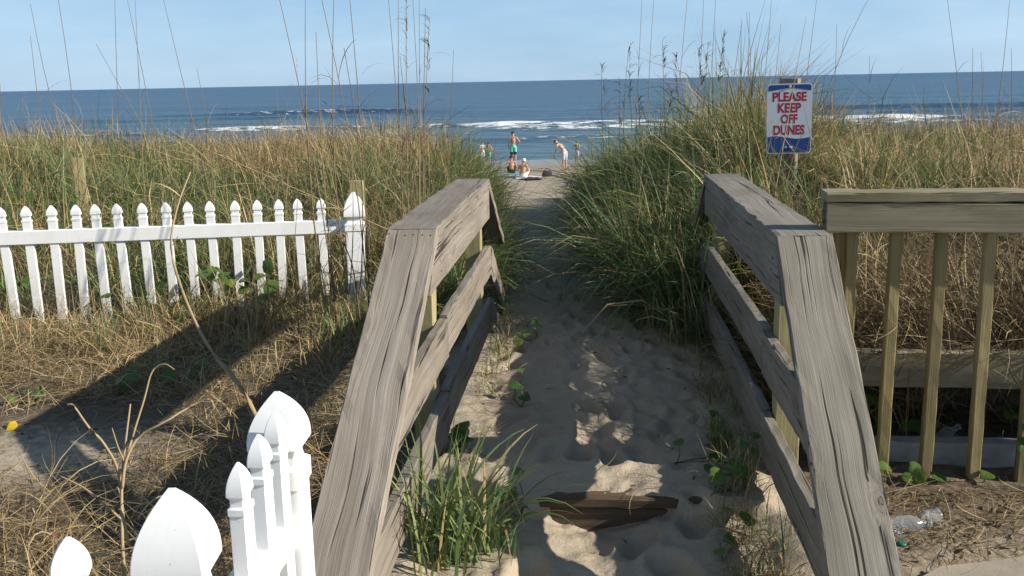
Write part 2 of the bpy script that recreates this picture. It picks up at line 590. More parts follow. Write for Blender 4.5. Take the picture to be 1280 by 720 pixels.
PB = [(x, y + 0.02, -0.06) for x, y in pe] + [(4.5, -3, -0.06), (0.86, -3, -0.06)]
bm = bmesh.new()
tv = [bm.verts.new(p) for p in PV]; bv = [bm.verts.new(p) for p in PB]
bm.faces.new(list(reversed(tv)))
for i in range(len(tv)):
    j = (i + 1) % len(tv)
    bm.faces.new((tv[i], tv[j], bv[j], bv[i]))
bmesh.ops.recalc_face_normals(bm, faces=bm.faces)
me = bpy.data.meshes.new('pavement'); bm.to_mesh(me); bm.free()
tag(link('pavement', me, M['paving']), 'sandy grey paving beside the wooden balustrade', 'paving', kind='structure')

# ------------------------------------------------------------------ sea
SEA = -3.16
sxs = axis([(-9000, -2000, 1000), (-2000, -300, 100), (-300, -90, 10), (-90, 90, 0.6), (90, 300, 10), (300, 2000, 100), (2000, 9000, 1000)])
sys_ = axis([(50, 62, 0.25), (62, 180, 0.4), (180, 300, 2.5), (300, 1000, 25), (1000, 12000, 500)])
SX, SY = np.meshgrid(sxs, sys_)
fine = sstep(300, 170, SY) * sstep(120, 80, np.abs(SX))
wob = 3.2 * fbm(SX / 34, SY / 60, 71, 3)
hgt = np.zeros_like(SX); foam = np.zeros_like(SX)
#            y    height  front back  foam  seed
for (yy, hh, fr, bk, fo, sd) in [(62, 0.05, 0.5, 1.5, 0.42, 1), (71, 0.13, 0.8, 2.2, 0.1, 2), (83, 0.2, 0.9, 2.6, 0.45, 3), (98, 0.32, 1.2, 5.0, 0.56, 4),
                                 (104, 0.5, 1.1, 3.2, 0.72, 5), (122, 0.35, 1.6, 4.0, 0.05, 6), (140, 0.5, 1.7, 4.5, 0.15, 7), (161, 0.65, 1.7, 4.5, 0.44, 8), (200, 0.5, 3, 7, 0.02, 9)]:
    c0 = yy + wob * (1.0 if yy > 60 else 0.4) + 1.4 * fbm(SX / 9, SX * 0, 80 + sd, 3)
    amp = np.clip(0.45 + 1.7 * fbm(SX / 22, SX * 0 + sd, 90 + sd, 3) + 0.35 * np.exp(-((SX + 4) / 13) ** 2) * (95 < yy < 110), 0.03, 1.3)
    u = SY - c0
    prof = np.where(u < 0, np.exp(-(u / fr) ** 2), np.exp(-(u / bk) ** 2))
    hgt += hh * amp * prof
    ff = np.where(u < 0, np.exp(-(u / (fr * 2.4)) ** 2), np.exp(-(u / (bk * 0.5)) ** 2))
    foam = np.maximum(foam, ff * fo * np.clip(0.08 + 1.0 * amp, 0, 1.15))
hgt += 0.05 * fbm(SX / 3, SY / 1.4, 99, 3)
shore = sstep(61.5, 57.5, SY + wob * 0.5)
SZ = SEA + hgt * fine - 0.25 * sstep(60, 50, SY)
idx = np.arange(len(sxs) * len(sys_)).reshape(len(sys_), len(sxs))
FQ = np.stack([idx[:-1, :-1], idx[:-1, 1:], idx[1:, 1:], idx[1:, :-1]], -1).reshape(-1, 4)
sme = mesh_np('sea', np.stack([SX, SY, SZ], -1).reshape(-1, 3), FQ, True, {'foam': ('FLOAT', foam * fine)})
tag(link('sea', sme, M['sea']), 'blue sea with white breakers rolling onto the beach', 'sea', kind='structure')


# ------------------------------------------------------------------ timber
def board_mesh(length, w, t, m0=0.0, m1=0.0, seed=0, rough=0.0016, step=0.07, ch=0.004):
    """box along +X, width along Y, thickness along Z (centred); ends skewed by m*z"""
    n = max(2, int(length / step) + 1)
    xs = np.linspace(0, length, n)
    a, b = w / 2, t / 2
    k = min(ch, t * 0.2)
    ring = []
    ny_ = 6 if w > 0.1 else 2
    for yy in np.linspace(-a + k, a - k, ny_): ring.append((yy, b))
    ring.append((a, b - k)); ring.append((a, -b + k))
    for yy in np.linspace(a - k, -a + k, ny_): ring.append((yy, -b))
    ring.append((-a, -b + k)); ring.append((-a, b - k))
    ring = np.array(ring)
    m = len(ring)
    rs = np.random.default_rng(seed + 1000)
    X = np.repeat(xs[:, None], m, 1)
    Y = np.repeat(ring[None, :, 0], n, 0); Z = np.repeat(ring[None, :, 1], n, 0)
    fr = X / length
    sk = (m0 * (1 - fr) + m1 * fr) * Z
    bow = rough * 1.5 * np.sin(fr * PI * rs.uniform(0.6, 1.4) + rs.uniform(0, 6))
    Y = Y + rs.normal(0, rough, Y.shape) * 0.6 + bow
    edgew = (np.abs(np.abs(ring[:, 0]) - a) < k + 1e-6)[None, :] * 0.6 + 0.06
    Z = Z + rs.normal(0, rough, Z.shape) * edgew + bow * 0.5
    X = X + sk
    ends = np.zeros_like(X); ends[0] = rs.normal(0, rough, m); ends[-1] = rs.normal(0, rough, m)
    X = X + ends
    V = np.stack([X, Y, Z], -1).reshape(-1, 3)
    faces = []
    for i in range(n - 1):
        for j in range(m):
            j2 = (j + 1) % m
            faces.append((i * m + j, i * m + j2, (i + 1) * m + j2, (i + 1) * m + j))
    faces.append(tuple(range(m - 1, -1, -1)))
    faces.append(tuple((n - 1) * m + j for j in range(m)))
    me = bpy.data.meshes.new('board')
    me.from_pydata([tuple(v) for v in V], [], faces)
    bm = bmesh.new(); bm.from_mesh(me)
    bmesh.ops.recalc_face_normals(bm, faces=bm.faces)
    bm.to_mesh(me); bm.free()
    return me


_bs = [0]


def board(name, p0, p1, w, t, mat, parent, up=(0, 0, 1), m0=0.0, m1=0.0, rough=0.0016, ch=0.004):
    """board whose centre line runs p0->p1; thickness towards up"""
    _bs[0] += 1
    p0 = Vector(p0); p1 = Vector(p1)
    x = (p1 - p0); ln = x.length; x.normalize()
    z = Vector(up) - x * x.dot(Vector(up)); z.normalize()
    y = z.cross(x)
    mw = Matrix(((x.x, y.x, z.x, p0.x), (x.y, y.y, z.y, p0.y), (x.z, y.z, z.z, p0.z), (0, 0, 0, 1)))
    return link(name, board_mesh(ln, w, t, m0, m1, _bs[0], rough, ch=ch), mat, parent, mw)


def disc_nail(p, n, r, parent):
    bm = bmesh.new()
    bmesh.ops.create_cone(bm, cap_ends=True, segments=8, radius1=r, radius2=r * 0.8, depth=0.004)
    me = bpy.data.meshes.new('nail'); bm.to_mesh(me); bm.free()
    mw = Matrix.Translation(p) @ Vector(n).to_track_quat('Z', 'Y').to_matrix().to_4x4()
    return link('nail', me, M['nail'], parent, mw)


CZ = 0.95


def rail_side(label, xi, sgn, yk, yf, ang, mat, zfar=30.0):
    """one stair railing: cap, skirt board, mid and bottom rails, ramps down both ways, posts.
    xi: inner face x; sgn: -1 for the left one (its body lies to -x), +1 right"""
    root = empty('walkway_railing', (xi + sgn * 0.1, (yk + yf) / 2, -0.15), label, 'railing', 'railings of the buried dune walkway')
    th = math.radians(ang); tf = math.radians(zfar)
    T = 0.042; W = 0.195
    xm = xi + sgn * W / 2
    zc = CZ - T / 2
    kn = math.tan(th / 2); kf = math.tan(tf / 2)
    cap = board('cap_board', (xm, yk, zc), (xm, yf, zc), W, T, mat, root, m0=-kn, m1=kf, rough=0.0024)
    c, s = math.cos(th), math.sin(th)
    ln = (CZ + 0.12) / s
    sl = board('ramp_cap_board', (xm, yk - ln * c, zc - ln * s), (xm, yk, zc), W, T, mat, root, up=(0, -s, c), m1=kn, rough=0.0024)
    cf, sf = math.cos(tf), math.sin(tf)
    lf = 0.95
    board('ramp_cap_board', (xm, yf, zc), (xm, yf + lf * cf, zc - lf * sf), W, T, mat, root, up=(0, sf, cf), m0=-kf, rough=0.0024)
    # boards on edge, inner face 3 mm back from the cap edge
    bt = 0.038
    xb = xi + sgn * (0.004 + bt / 2)
    upx = (sgn * -1.0, 0, 0)
    zs = CZ - T

    def edge_board(name, ztop, depth, y0, y1, cut=True):
        zm = ztop - depth / 2
        # cut the near end along the ramp, board is on edge: width is vertical
        b = board(name, (xb, y0, zm), (xb, y1, zm), depth, bt, mat, root, up=upx)
        return b

    def cut_board(name, ztop, depth, y0, y1, a0, a1):
        # prism in the y-z plane with slanted ends, thickness in x
        zt, zb = ztop, ztop - depth
        n = 14
        poly_t = [(y0 + (y1 - y0) * i / n, zt) for i in range(n + 1)]
        poly_b = [((y0 + a0) + ((y1 + a1) - (y0 + a0)) * i / n, zb) for i in range(n + 1)]
        rs = np.random.default_rng(int(abs(y0 * 1000)) + int(ztop * 999) + (5 if sgn > 0 else 0))
        vs = []; fs = []
        ym, zm = (y0 + y1) / 2, (zt + zb) / 2
        for lay in (0, 1):
            xx = (xb - sgn * bt / 2) if lay == 0 else (xb + sgn * bt / 2)
            for q in poly_t: vs.append((q[0] - ym, q[1] - zm + rs.normal(0, 0.0016), xx - xb + rs.normal(0, 0.001)))
            for q in poly_b: vs.append((q[0] - ym, q[1] - zm + rs.normal(0, 0.0016), xx - xb + rs.normal(0, 0.001)))
        k = n + 1
        for lay in (0, 1):
            o = lay * 2 * k
            for i in range(n): fs.append((o + i, o + i + 1, o + k + i + 1, o + k + i))
        for i in range(n):
            fs.append((i, i + 1, 2 * k + i + 1, 2 * k + i))
            fs.append((k + i, k + i + 1, 3 * k + i + 1, 3 * k + i))
        fs.append((0, k, 3 * k, 2 * k)); fs.append((n, k + n, 3 * k + n, 2 * k + n))
        me = bpy.data.meshes.new(name)
        me.from_pydata(vs, [], fs)
        bm = bmesh.new(); bm.from_mesh(me)
        bmesh.ops.recalc_face_normals(bm, faces=bm.faces)
        bmesh.ops.bevel(bm, geom=[e for e in bm.edges if e.calc_face_angle(0) > 0.6], offset=0.003, segments=1, affect='EDGES')
        bm.to_mesh(me); bm.free()
        # local x = world y, local y = world z, local z = world x
        mw = Matrix(((0, 0, 1, xb), (1, 0, 0, ym), (0, 1, 0, zm), (0, 0, 0, 1)))
        return link(name, me, mat, root, mw)

    dn = T * math.tan(th / 2)
    skirt = 0.185
    cut_board('skirt_board', zs - 0.001, skirt, yk + 0.004, yf, -skirt / math.tan(th) * 0.55, 0.0)
    # mid rail (level, then down the ramp), bottom rail likewise
    for (zt, dep, nm) in ((0.555, 0.165, 'mid_rail'), (0.245, 0.165, 'bottom_rail')):
        yj = yk + 0.20 + (0.03 if zt > 0.4 else 0.0)
        cut_board(nm, zt, dep, yj, yf + 0.02, 0.0, 0.0)
        # the near length stops under the ramp cap
        yt = yk - (CZ - 0.05 - zt) / math.tan(th); yb = yk - (CZ - 0.05 - zt + dep) / math.tan(th)
        cut_board(nm, zt - 0.012, dep, yt, yj - 0.004, yb - yt, 0.0)
        pf = Vector((xb, yf + 0.03, zt - dep / 2))
        board(nm + '_ramp', pf, pf + Vector((0, cf * 0.9, -sf * 0.9)), dep, bt, mat, root, up=upx)
    # posts behind the boards, under the cap
    xp = xi + sgn * (0.004 + bt + 0.002 + 0.046)
    for yy in (yk + 0.16, yf - 0.11):
        board('post', (xp, yy, -0.25), (xp, yy, zs - 0.004), 0.092, 0.092, M['wood_pale'], root, up=(0, 1, 0))
    # nails
    nrm = (0, -s, c)
    for i in range(6):
        fx = (-0.42 + 0.84 * i / 5 + R.uniform(-0.03, 0.03)) * W
        d = 0.03 + R.uniform(0, 0.02)
        disc_nail(Vector((xm + fx, yk - d * c, CZ - d * s - 0.004 + 0.004)) + Vector(nrm) * 0.001, nrm, 0.0035, sl)
    for i in range(3):
        disc_nail((xi + sgn * 0.003, yk + 0.05 + 0.02 * i, zs - 0.05 - 0.045 * i), (-sgn, 0, 0), 0.004, root)
    return root


rail_side('grey wooden stair railing whose ramp ends behind the white picket posts', -0.605, -1, 3.77, 5.75, 29.0, M['wood_grey'])
rail_side('grey wooden stair railing that meets the baluster fence beside the sign', 0.632, 1, 3.55, 5.85, 38.5, M['wood_cool'])

# buried step
st = empty('wooden_step', (0.02, 3.46, -0.15), 'dark worn wooden step half buried in the sand of the path', 'step')
board('tread', (-0.6, 3.475, -0.005), (0.62, 3.475, -0.005), 0.14, 0.036, M['wood_dark'], st, rough=0.003)
board('riser', (-0.6, 3.434, -0.105), (0.62, 3.434, -0.105), 0.155, 0.034, M['wood_dark'], st, up=(0, -1, 0), rough=0.003)

# ------------------------------------------------------------------ baluster fence on the right
bf = empty('baluster_fence', (1.6, 3.70, 0.0), 'olive brown wooden baluster fence in front of the dry brush', 'fence')
bx0, bx1 = 0.835, 3.3
by = lambda x: 3.70 - 0.06 * (x - 0.83)
board('cap_rail', (bx0, by(bx0) + 0.02, 1.068), (bx1, by(bx1) + 0.02, 1.068), 0.12, 0.036, M['wood_olive'], bf, rough=0.0022)
board('front_rail', (bx0 + 0.002, by(bx0) - 0.02, 0.9925), (bx1, by(bx1) - 0.02, 0.9925), 0.105, 0.038, M['wood_olive'], bf, up=(0, -1, 0), rough=0.002)
board('back_rail', (bx0 + 0.004, by(bx0) + 0.062, 0.9925), (bx1, by(bx1) + 0.062, 0.9925), 0.105, 0.03, M['wood_olive'], bf, up=(0, 1, 0), rough=0.002)
for px in (1052, 1064, 1118, 1174, 1234, 1297):
    q = ony(px, 292, 3.72)
    x = q[0]; y = by(x) + 0.022
    back = 0.0
    if px == 1052: y += 0.03
    zb = 0.0 if px > 1100 else 0.02
    board('baluster', (x, y, zb - 0.02), (x, y, 1.048), 0.040, 0.040, M['wood_baluster'], bf, up=(0, 1, 0), ch=0.003)
for k in range(9):
    x = q[0] + 0.185 * (k + 1)
    if x > bx1 - 0.03: break
    board('baluster', (x, by(x) + 0.022, -0.02), (x, by(x) + 0.022, 1.048), 0.040, 0.040, M['wood_baluster'], bf, up=(0, 1, 0), ch=0.003)

rb = empty('timber_ledge', (2.1, 3.95, 0.0), 'old timber ledge holding back the dry brush behind the balusters', 'ledge')
board('ledge_beam', (0.98, 3.93, 0.355), (4.2, 3.80, 0.355), 0.145, 0.045, M['wood_olive'], rb, up=(0, -1, 0), rough=0.003)
board('ground_beam', (1.02, 3.86, 0.035), (4.2, 3.74, 0.035), 0.11, 0.08, M['concrete'], rb, up=(0, -1, 0), rough=0.003)
for x in (1.04, 2.3, 3.6):
    board('stake', (x, 4.03 - 0.04 * (x - 1), -0.1), (x, 4.03 - 0.04 * (x - 1), 0.42), 0.09, 0.09, M['wood_dark'], rb, up=(0, 1, 0))
for k_ in range(4):  # planks added over the gap below the brush to keep it in shade
    yy = 4.02 + 0.155 * k_
    board('shading_plank', (0.98, yy, 0.405 + 0.004 * (k_ % 2)), (4.2, yy - 0.12, 0.405 + 0.004 * (k_ % 2)), 0.15, 0.03, M['wood_dark'], rb, rough=0.003)
pe_ = ony(1120, 383, 4.7)
dp_ = tag(board('fallen_plank', (pe_[0] - 0.1, 4.62, pe_[2] + 0.01), (pe_[0] + 0.62, 5.05, pe_[2] - 0.05), 0.14, 0.04, M['wood_olive'], None),
          'short olive plank lying in the dry brush behind the balusters', 'plank')


# ------------------------------------------------------------------ white picket fences
def loft(sections, cham=0.12):
    """sections: list of (z, half_x, half_y); chamfered square rings"""
    vs = []; fs = []
    for z, a, b in sections:
        k = cham * min(a, b)
        vs += [(a, -b + k, z), (a, b - k, z), (a - k, b, z), (-a + k, b, z), (-a, b - k, z), (-a, -b + k, z), (-a + k, -b, z), (a - k, -b, z)]
    n = len(sections)
    for i in range(n - 1):
        for j in range(8):
            fs.append((i * 8 + j, i * 8 + (j + 1) % 8, (i + 1) * 8 + (j + 1) % 8, (i + 1) * 8 + j))
    fs.append(tuple(range(7, -1, -1))); fs.append(tuple((n - 1) * 8 + j for j in range(8)))
    me = bpy.data.meshes.new('loft')
    me.from_pydata(vs, [], fs)
    return me


def ogive(n=9, p=2.5):
    return [(i / n, 0.10 + 0.90 * (1 - (i / n) ** p)) for i in range(n + 1)]


def picket_mesh(h, hx, hy):
    body = [(0, hx, hy), (h - 0.104, hx, hy), (h - 0.101, hx * 1.12, hy * 1.12), (h - 0.088, hx * 1.12, hy * 1.12), (h - 0.085, hx * 0.88, hy * 0.88), (h - 0.070, hx * 0.88, hy * 0.88), (h - 0.062, hx * 1.16, hy * 1.16)]
    top = [(h - 0.062 + 0.062 * a, hx * 1.16 * b, hy * 1.16 * b) for a, b in ogive(9, 2.3)][1:]
    return loft(body + top)


def post_parts(h, r, dome=0.150):
    body = loft([(0, r, r), (h, r, r)], 0.06)
    c = [(h - 0.05, r * 1.10, r * 1.10), (h - 0.005, r * 1.10, r * 1.10), (h + 0.004, r * 0.86, r * 0.86), (h + 0.022, r * 0.80, r * 0.80), (h + 0.04, r * 0.95, r * 0.95), (h + 0.046, r * 1.17, r * 1.17), (h + 0.052, r * 1.18, r * 1.18)]
    c += [(h + 0.052 + dome * a, r * 1.18 * b, r * 1.18 * b) for a, b in ogive(12, 2.2)][1:]
    return body, loft(c, 0.03)


def smooth_by_angle(me, ang=0.6):
    bm = bmesh.new(); bm.from_mesh(me)
    for f_ in bm.faces: f_.smooth = True
    for e in bm.edges:
        e.smooth = e.calc_face_angle(0) < ang
    bm.to_mesh(me); bm.free()
    return me


def add_post(root, x, y, ztop, zbase, rot, r=0.06, lean=(0, 0), dome=0.150):
    h = ztop - zbase - 0.052 - dome
    b, c = post_parts(h, r, dome)
    mw = Matrix.Translation((x, y, zbase)) @ Matrix.Rotation(lean[0], 4, 'X') @ Matrix.Rotation(lean[1], 4, 'Y') @ Matrix.Rotation(rot, 4, 'Z')
    p = link('post', b, M['vinyl'], root, mw)
    cme = smooth_by_angle(c, 0.45)
    o = bpy.data.objects.new('post_cap', cme)
    cme.materials.append(M['vinyl'])
    col.objects.link(o)
    o.parent = p
    return p


def fence_rail(root, p0, p1, w, t):
    o = board('rail', p0, p1, w, t, M['vinyl'], root, up=(0, -1, 0), rough=0.0004, ch=0.004)
    return o


# far fence
A = np.array([-3.478, 6.05]); B = np.array([-1.62, 6.51])
d = (B - A) / np.linalg.norm(B - A)
frot = math.atan2(d[1], d[0])
ff = empty('picket_fence', (-3.0, 6.15, 0.0), 'white picket fence standing in the dune grass below the dead stalks', 'fence')
pk = smooth_by_angle(picket_mesh(0.92, 0.0265, 0.016), 0.5)
A0 = ony(5, 258, 6.0)
xs_p = np.linspace(A0[0], ony(400, 247, 6.46)[0], 15)
dxp = xs_p[1] - xs_p[0]
for i, x in enumerate(list(xs_p) + [xs_p[0] - dxp * k for k in range(1, 9)]):
    y = A[1] + (x - A[0]) * d[1] / d[0]
    zt = np.interp(x, [-4.5, -3.478, -1.82], [0.79, 0.785, 0.766])
    mw = Matrix.Translation((x, y, zt - 0.92)) @ Matrix.Rotation(R.normal(0, 0.014), 4, 'Y') @ Matrix.Rotation(frot, 4, 'Z')
    link('picket', pk, M['vinyl'], ff, mw)
e0 = xs_p[0] - dxp * 8.6
yl = lambda x: A[1] + (x - A[0]) * d[1] / d[0]
fence_rail(ff, (e0, yl(e0), 0.595), (-1.65, yl(-1.65), 0.575), 0.088, 0.05)
fence_rail(ff, (e0, yl(e0), -0.03), (-1.65, yl(-1.65), -0.03), 0.088, 0.05)
add_post(ff, -1.605, 6.51, 0.80, -0.2, frot, 0.060, (0, 0.01))
add_post(ff, e0, yl(e0), 0.83, -0.2, frot, 0.060)

# near fence by the steps: two posts and pickets between
nf = empty('picket_fence', (-0.70, 1.80, 0.0), 'white picket fence panel right beside the grey stair railing', 'fence')
add_post(nf, -0.722, 2.124, 0.819, -0.12, 0.04, 0.050, dome=0.115)
add_post(nf, -0.708, 1.517, 0.843, -0.12, 0.10, 0.0505, dome=0.135)
pk2 = smooth_by_angle(picket_mesh(0.90, 0.0255, 0.016), 0.5)
for yy in (1.80, 1.925, 2.035):
    link('picket', pk2, M['vinyl'], nf, Matrix.Translation((-0.700, yy, -0.122 + 0.1 * (yy - 1.8))) @ Matrix.Rotation(PI / 2, 4, 'Z'))
board('rail', (-0.705, 1.56, 0.50), (-0.715, 2.08, 0.50), 0.088, 0.05, M['vinyl'], nf, up=(1, 0, 0), rough=0.0004)
board('rail', (-0.688, 1.56, 0.06), (-0.715, 2.08, 0.06), 0.088, 0.05, M['vinyl'], nf, up=(1, 0, 0), rough=0.0004)
nf2 = empty('picket_fence', (-1.2, 1.40, 0.0), 'white picket fence running off from the corner post into the dry weeds', 'fence')
for k in range(10):
    x = -0.853 - 0.138 * k
    link('picket', pk2, M['vinyl'], nf2, Matrix.Translation((x, 1.44 + 0.35 * (x + 0.853) , -0.105 - 0.004 - 0.02 * k)) @ Matrix.Rotation(0.33, 4, 'Z'))
board('rail', (-0.735, 1.482, 0.55), (-2.2, 0.968, 0.50), 0.088, 0.05, M['vinyl'], nf2, up=(0, -1, 0), rough=0.0004)
board('rail', (-0.735, 1.482, 0.06), (-2.2, 0.968, 0.04), 0.088, 0.05, M['vinyl'], nf2, up=(0, -1, 0), rough=0.0004)


# ------------------------------------------------------------------ posts and the sign
def wood_post(name, top, w, label, mat, cat='post', rot=0.0, lean=0.0, group=None):
    zb = float(H(top[0], top[1])) - 0.2
    h = top[2] - zb
    o = link(name, board_mesh(h, w, w, seed=int(abs(top[0]) * 100), rough=0.002), mat, None,
             Matrix.Translation((top[0], top[1], zb)) @ Matrix.Rotation(lean, 4, 'Y') @ Matrix.Rotation(rot, 4, 'Z') @ Matrix.Rotation(-PI / 2, 4, 'Y'))
    return tag(o, label, cat, group)


wood_post('wooden_post', at(97, 198, 9.0), 0.095, 'weathered round-topped post in the dune grass behind the picket fence', M['wood_pale'], rot=0.4)
bpy.data.objects['wooden_post']['label'] = 'lone pale wooden post in the dune grass behind the picket fence'
wood_post('wooden_post', at(446, 226, 7.25), 0.10, 'pale square wooden post right behind the white fence end post', M['wood_pale'], rot=0.15)
wood_post('wooden_post', at(1046, 158, 9.4), 0.09, 'dark wooden post in the brush behind the warning sign', M['wood_dark'], rot=0.2)

sp = at(988, 98, 7.02)
sroot = empty('dune_sign', (sp[0], sp[1], float(H(sp[0], sp[1])) - 0.05), 'white and blue keep off dunes sign on a wooden post', 'sign')
zb = float(H(sp[0], sp[1])) - 0.25
link('post', board_mesh(sp[2] - zb, 0.125, 0.125, seed=77, rough=0.002), M['wood_grey'], sroot,
     Matrix.Translation((sp[0], sp[1], zb)) @ Matrix.Rotation(-0.35, 4, 'Z') @ Matrix.Rotation(-PI / 2, 4, 'Y'))
# sign plate, local x right, y up, z towards the viewer
pc = at(986.5, 148.5, 6.9)
SW, SH = 0.302, 0.478
phi = -0.06
right = Vector((math.cos(phi), math.sin(phi), 0.012)).normalized()
nrm = Vector((right.y, -right.x, 0.0)).normalized()
upv = nrm.cross(right)
smw = Matrix(((right.x, upv.x, nrm.x, pc[0]), (right.y, upv.y, nrm.y, pc[1]), (right.z, upv.z, nrm.z, pc[2]), (0, 0, 0, 1)))


def rrect(w, h, r, n=6):
    pts = []
    for cx_, cy_, a0 in ((w / 2 - r, h / 2 - r, 0), (-w / 2 + r, h / 2 - r, 90), (-w / 2 + r, -h / 2 + r, 180), (w / 2 - r, -h / 2 + r, 270)):
        for i in range(n + 1):
            a = math.radians(a0 + 90 * i / n)
            pts.append((cx_ + r * math.cos(a), cy_ + r * math.sin(a)))
    return pts


def slab(pts, z0, z1, name):
    bm = bmesh.new()
    a = [bm.verts.new((x, y, z1)) for x, y in pts]
    b = [bm.verts.new((x, y, z0)) for x, y in pts]
    bm.faces.new(a); bm.faces.new(list(reversed(b)))
    for i in range(len(pts)):
        j = (i + 1) % len(pts)
        bm.faces.new((a[j], a[i], b[i], b[j]))
    bmesh.ops.recalc_face_normals(bm, faces=bm.faces)
    me = bpy.data.meshes.new(name); bm.to_mesh(me); bm.free()
    return me


def sign_mat(name, c, fade):
    t = NT(name)
    tc = t.n('ShaderNodeTexCoord').outputs['Object']
    nz = t.noise(tc, 14, 5, 0.65)
    n2 = t.noise(t.mapv(tc, (60, 8, 8)), 1.0, 4, 0.6)
    cc = t.mix(t.rng(nz, 0.42, 0.72, 0, 0.4), c, fade)
    cc = t.mix(t.rng(n2, 0.62, 0.72, 0, 0.3), cc, (0.3, 0.28, 0.25))
    return t.done(t.bsdf(cc, 0.4, 0.4))


M['sign_white'] = sign_mat('sign_white', (0.62, 0.63, 0.66), (0.52, 0.52, 0.52))
M['sign_blue'] = sign_mat('sign_blue', (0.012, 0.055, 0.22), (0.03, 0.085, 0.25))
M['sign_red'] = sign_mat('sign_red', (0.34, 0.015, 0.04), (0.38, 0.05, 0.07))
M['steel'] = plain('bolt_steel', (0.5, 0.5, 0.5), 0.35, 0.5)
plate = link('sign_plate', slab(rrect(SW, SH, 0.024), -0.003, 0.0, 'plate'), M['sign_white'], sroot, smw)


def sub(name, me, mat, dz):
    o = bpy.data.objects.new(name, me)
    me.materials.append(mat)
    col.objects.link(o)
    o.parent = plate
    o.location = (0, 0, dz)
    return o


inn = rrect(SW - 0.016, SH - 0.016, 0.018)
iw, ih = SW - 0.016, SH - 0.016


def band(top):
    n = 24
    if top:
        edge = [(-iw / 2 + iw * i / n, ih / 2 - 0.030 - 0.010 * math.cos(2 * PI * i / n * 0.9 + 0.3)) for i in range(n + 1)]
        corner = [p for p in inn if p[1] > ih / 2 - 0.0185]
        pts = edge + sorted(corner, key=lambda p: -p[0])
    else:
        edge = [(-iw / 2 + iw * i / n, -ih / 2 + 0.088 + 0.010 * math.sin(2 * PI * i / n * 0.95 + 0.4)) for i in range(n + 1)]
        corner = [p for p in inn if p[1] < -ih / 2 + 0.0185]
        pts = edge + sorted(corner, key=lambda p: -p[0])
    # order corner arcs properly
    return pts


def ordered_band(top):
    n = 24
    r = 0.018
    e = []
    for i in range(n + 1):
        x = -iw / 2 + iw * i / n
        if top: e.append((x, ih / 2 - 0.032 - 0.009 * math.cos(2 * PI * i / n * 0.9 + 0.3)))
        else: e.append((x, -ih / 2 + 0.104 + 0.010 * math.sin(2 * PI * i / n * 0.95 + 0.4)))
    arc = []
    if top:
        for a in range(0, 91, 15): arc.append((iw / 2 - r + r * math.cos(math.radians(a)), ih / 2 - r + r * math.sin(math.radians(a))))
        for a in range(90, 181, 15): arc.append((-iw / 2 + r + r * math.cos(math.radians(a)), ih / 2 - r + r * math.sin(math.radians(a))))
    else:
        for a in range(0, -91, -15): arc.append((iw / 2 - r + r * math.cos(math.radians(a)), -ih / 2 + r + r * math.sin(math.radians(a))))
        for a in range(-90, -181, -15): arc.append((-iw / 2 + r + r * math.cos(math.radians(a)), -ih / 2 + r + r * math.sin(math.radians(a))))
    return e + arc


sub('blue_band', slab(ordered_band(True), 0.0, 0.0012, 'band'), M['sign_blue'], 0.0)
sub('blue_band', slab(ordered_band(False), 0.0, 0.0012, 'band'), M['sign_blue'], 0.0)
for txt, yy, wd, hh in (('PLEASE', 0.128, 0.228, 0.064), ('KEEP', 0.052, 0.155, 0.066), ('OFF', -0.022, 0.112, 0.064), ('DUNES', -0.100, 0.208, 0.068)):
    cu = bpy.data.curves.new('text', 'FONT')
    cu.body = txt
    cu.size = 0.1
    cu.offset = 0.0036
    cu.extrude = 0.0002
    cu.align_x = 'CENTER'
    to = bpy.data.objects.new('tmp', cu)
    col.objects.link(to)
    bpy.context.view_layer.update()
    me = bpy.data.meshes.new_from_object(to.evaluated_get(bpy.context.evaluated_depsgraph_get()))
    bpy.data.objects.remove(to)
    co = np.zeros(len(me.vertices) * 3); me.vertices.foreach_get('co', co); co = co.reshape(-1, 3)
    mn, mx_ = co.min(0), co.max(0)
    co[:, 0] = (co[:, 0] - (mn[0] + mx_[0]) / 2) * wd / (mx_[0] - mn[0])
    co[:, 1] = (co[:, 1] - mn[1]) * hh / (mx_[1] - mn[1]) + yy - 0.010
    me.vertices.foreach_set('co', co.ravel())
    me.materials.clear()
    sub('lettering', me, M['sign_red'], 0.0005)
for (bx_, by_) in ((0.0, 0.218), (0.012, -0.195)):
    bm = bmesh.new()
    bmesh.ops.create_cone(bm, cap_ends=True, segments=10, radius1=0.010, radius2=0.007, depth=0.008)
    me = bpy.data.meshes.new('bolt'); bm.to_mesh(me); bm.free()
    o = sub('bolt', me, M['steel'], 0.004); o.location = (bx_, by_, 0.005)
for bx_ in (-0.018, -0.026, 0.022):
    sub('small_mark', slab([(bx_, -0.200), (bx_ + 0.006, -0.200), (bx_ + 0.005, -0.184), (bx_ + 0.001, -0.186)], 0, 0.0006, 'mark'), M['sign_white'], 0.0012)
# packer behind the plate so it meets the post
bm = bmesh.new(); bmesh.ops.create_cube(bm, size=1.0, matrix=Matrix.Diagonal((0.05, 0.40, 0.08, 1)))
me = bpy.data.meshes.new('batten'); bm.to_mesh(me); bm.free()
o = sub('batten', me, M['wood_grey'], -0.0425)


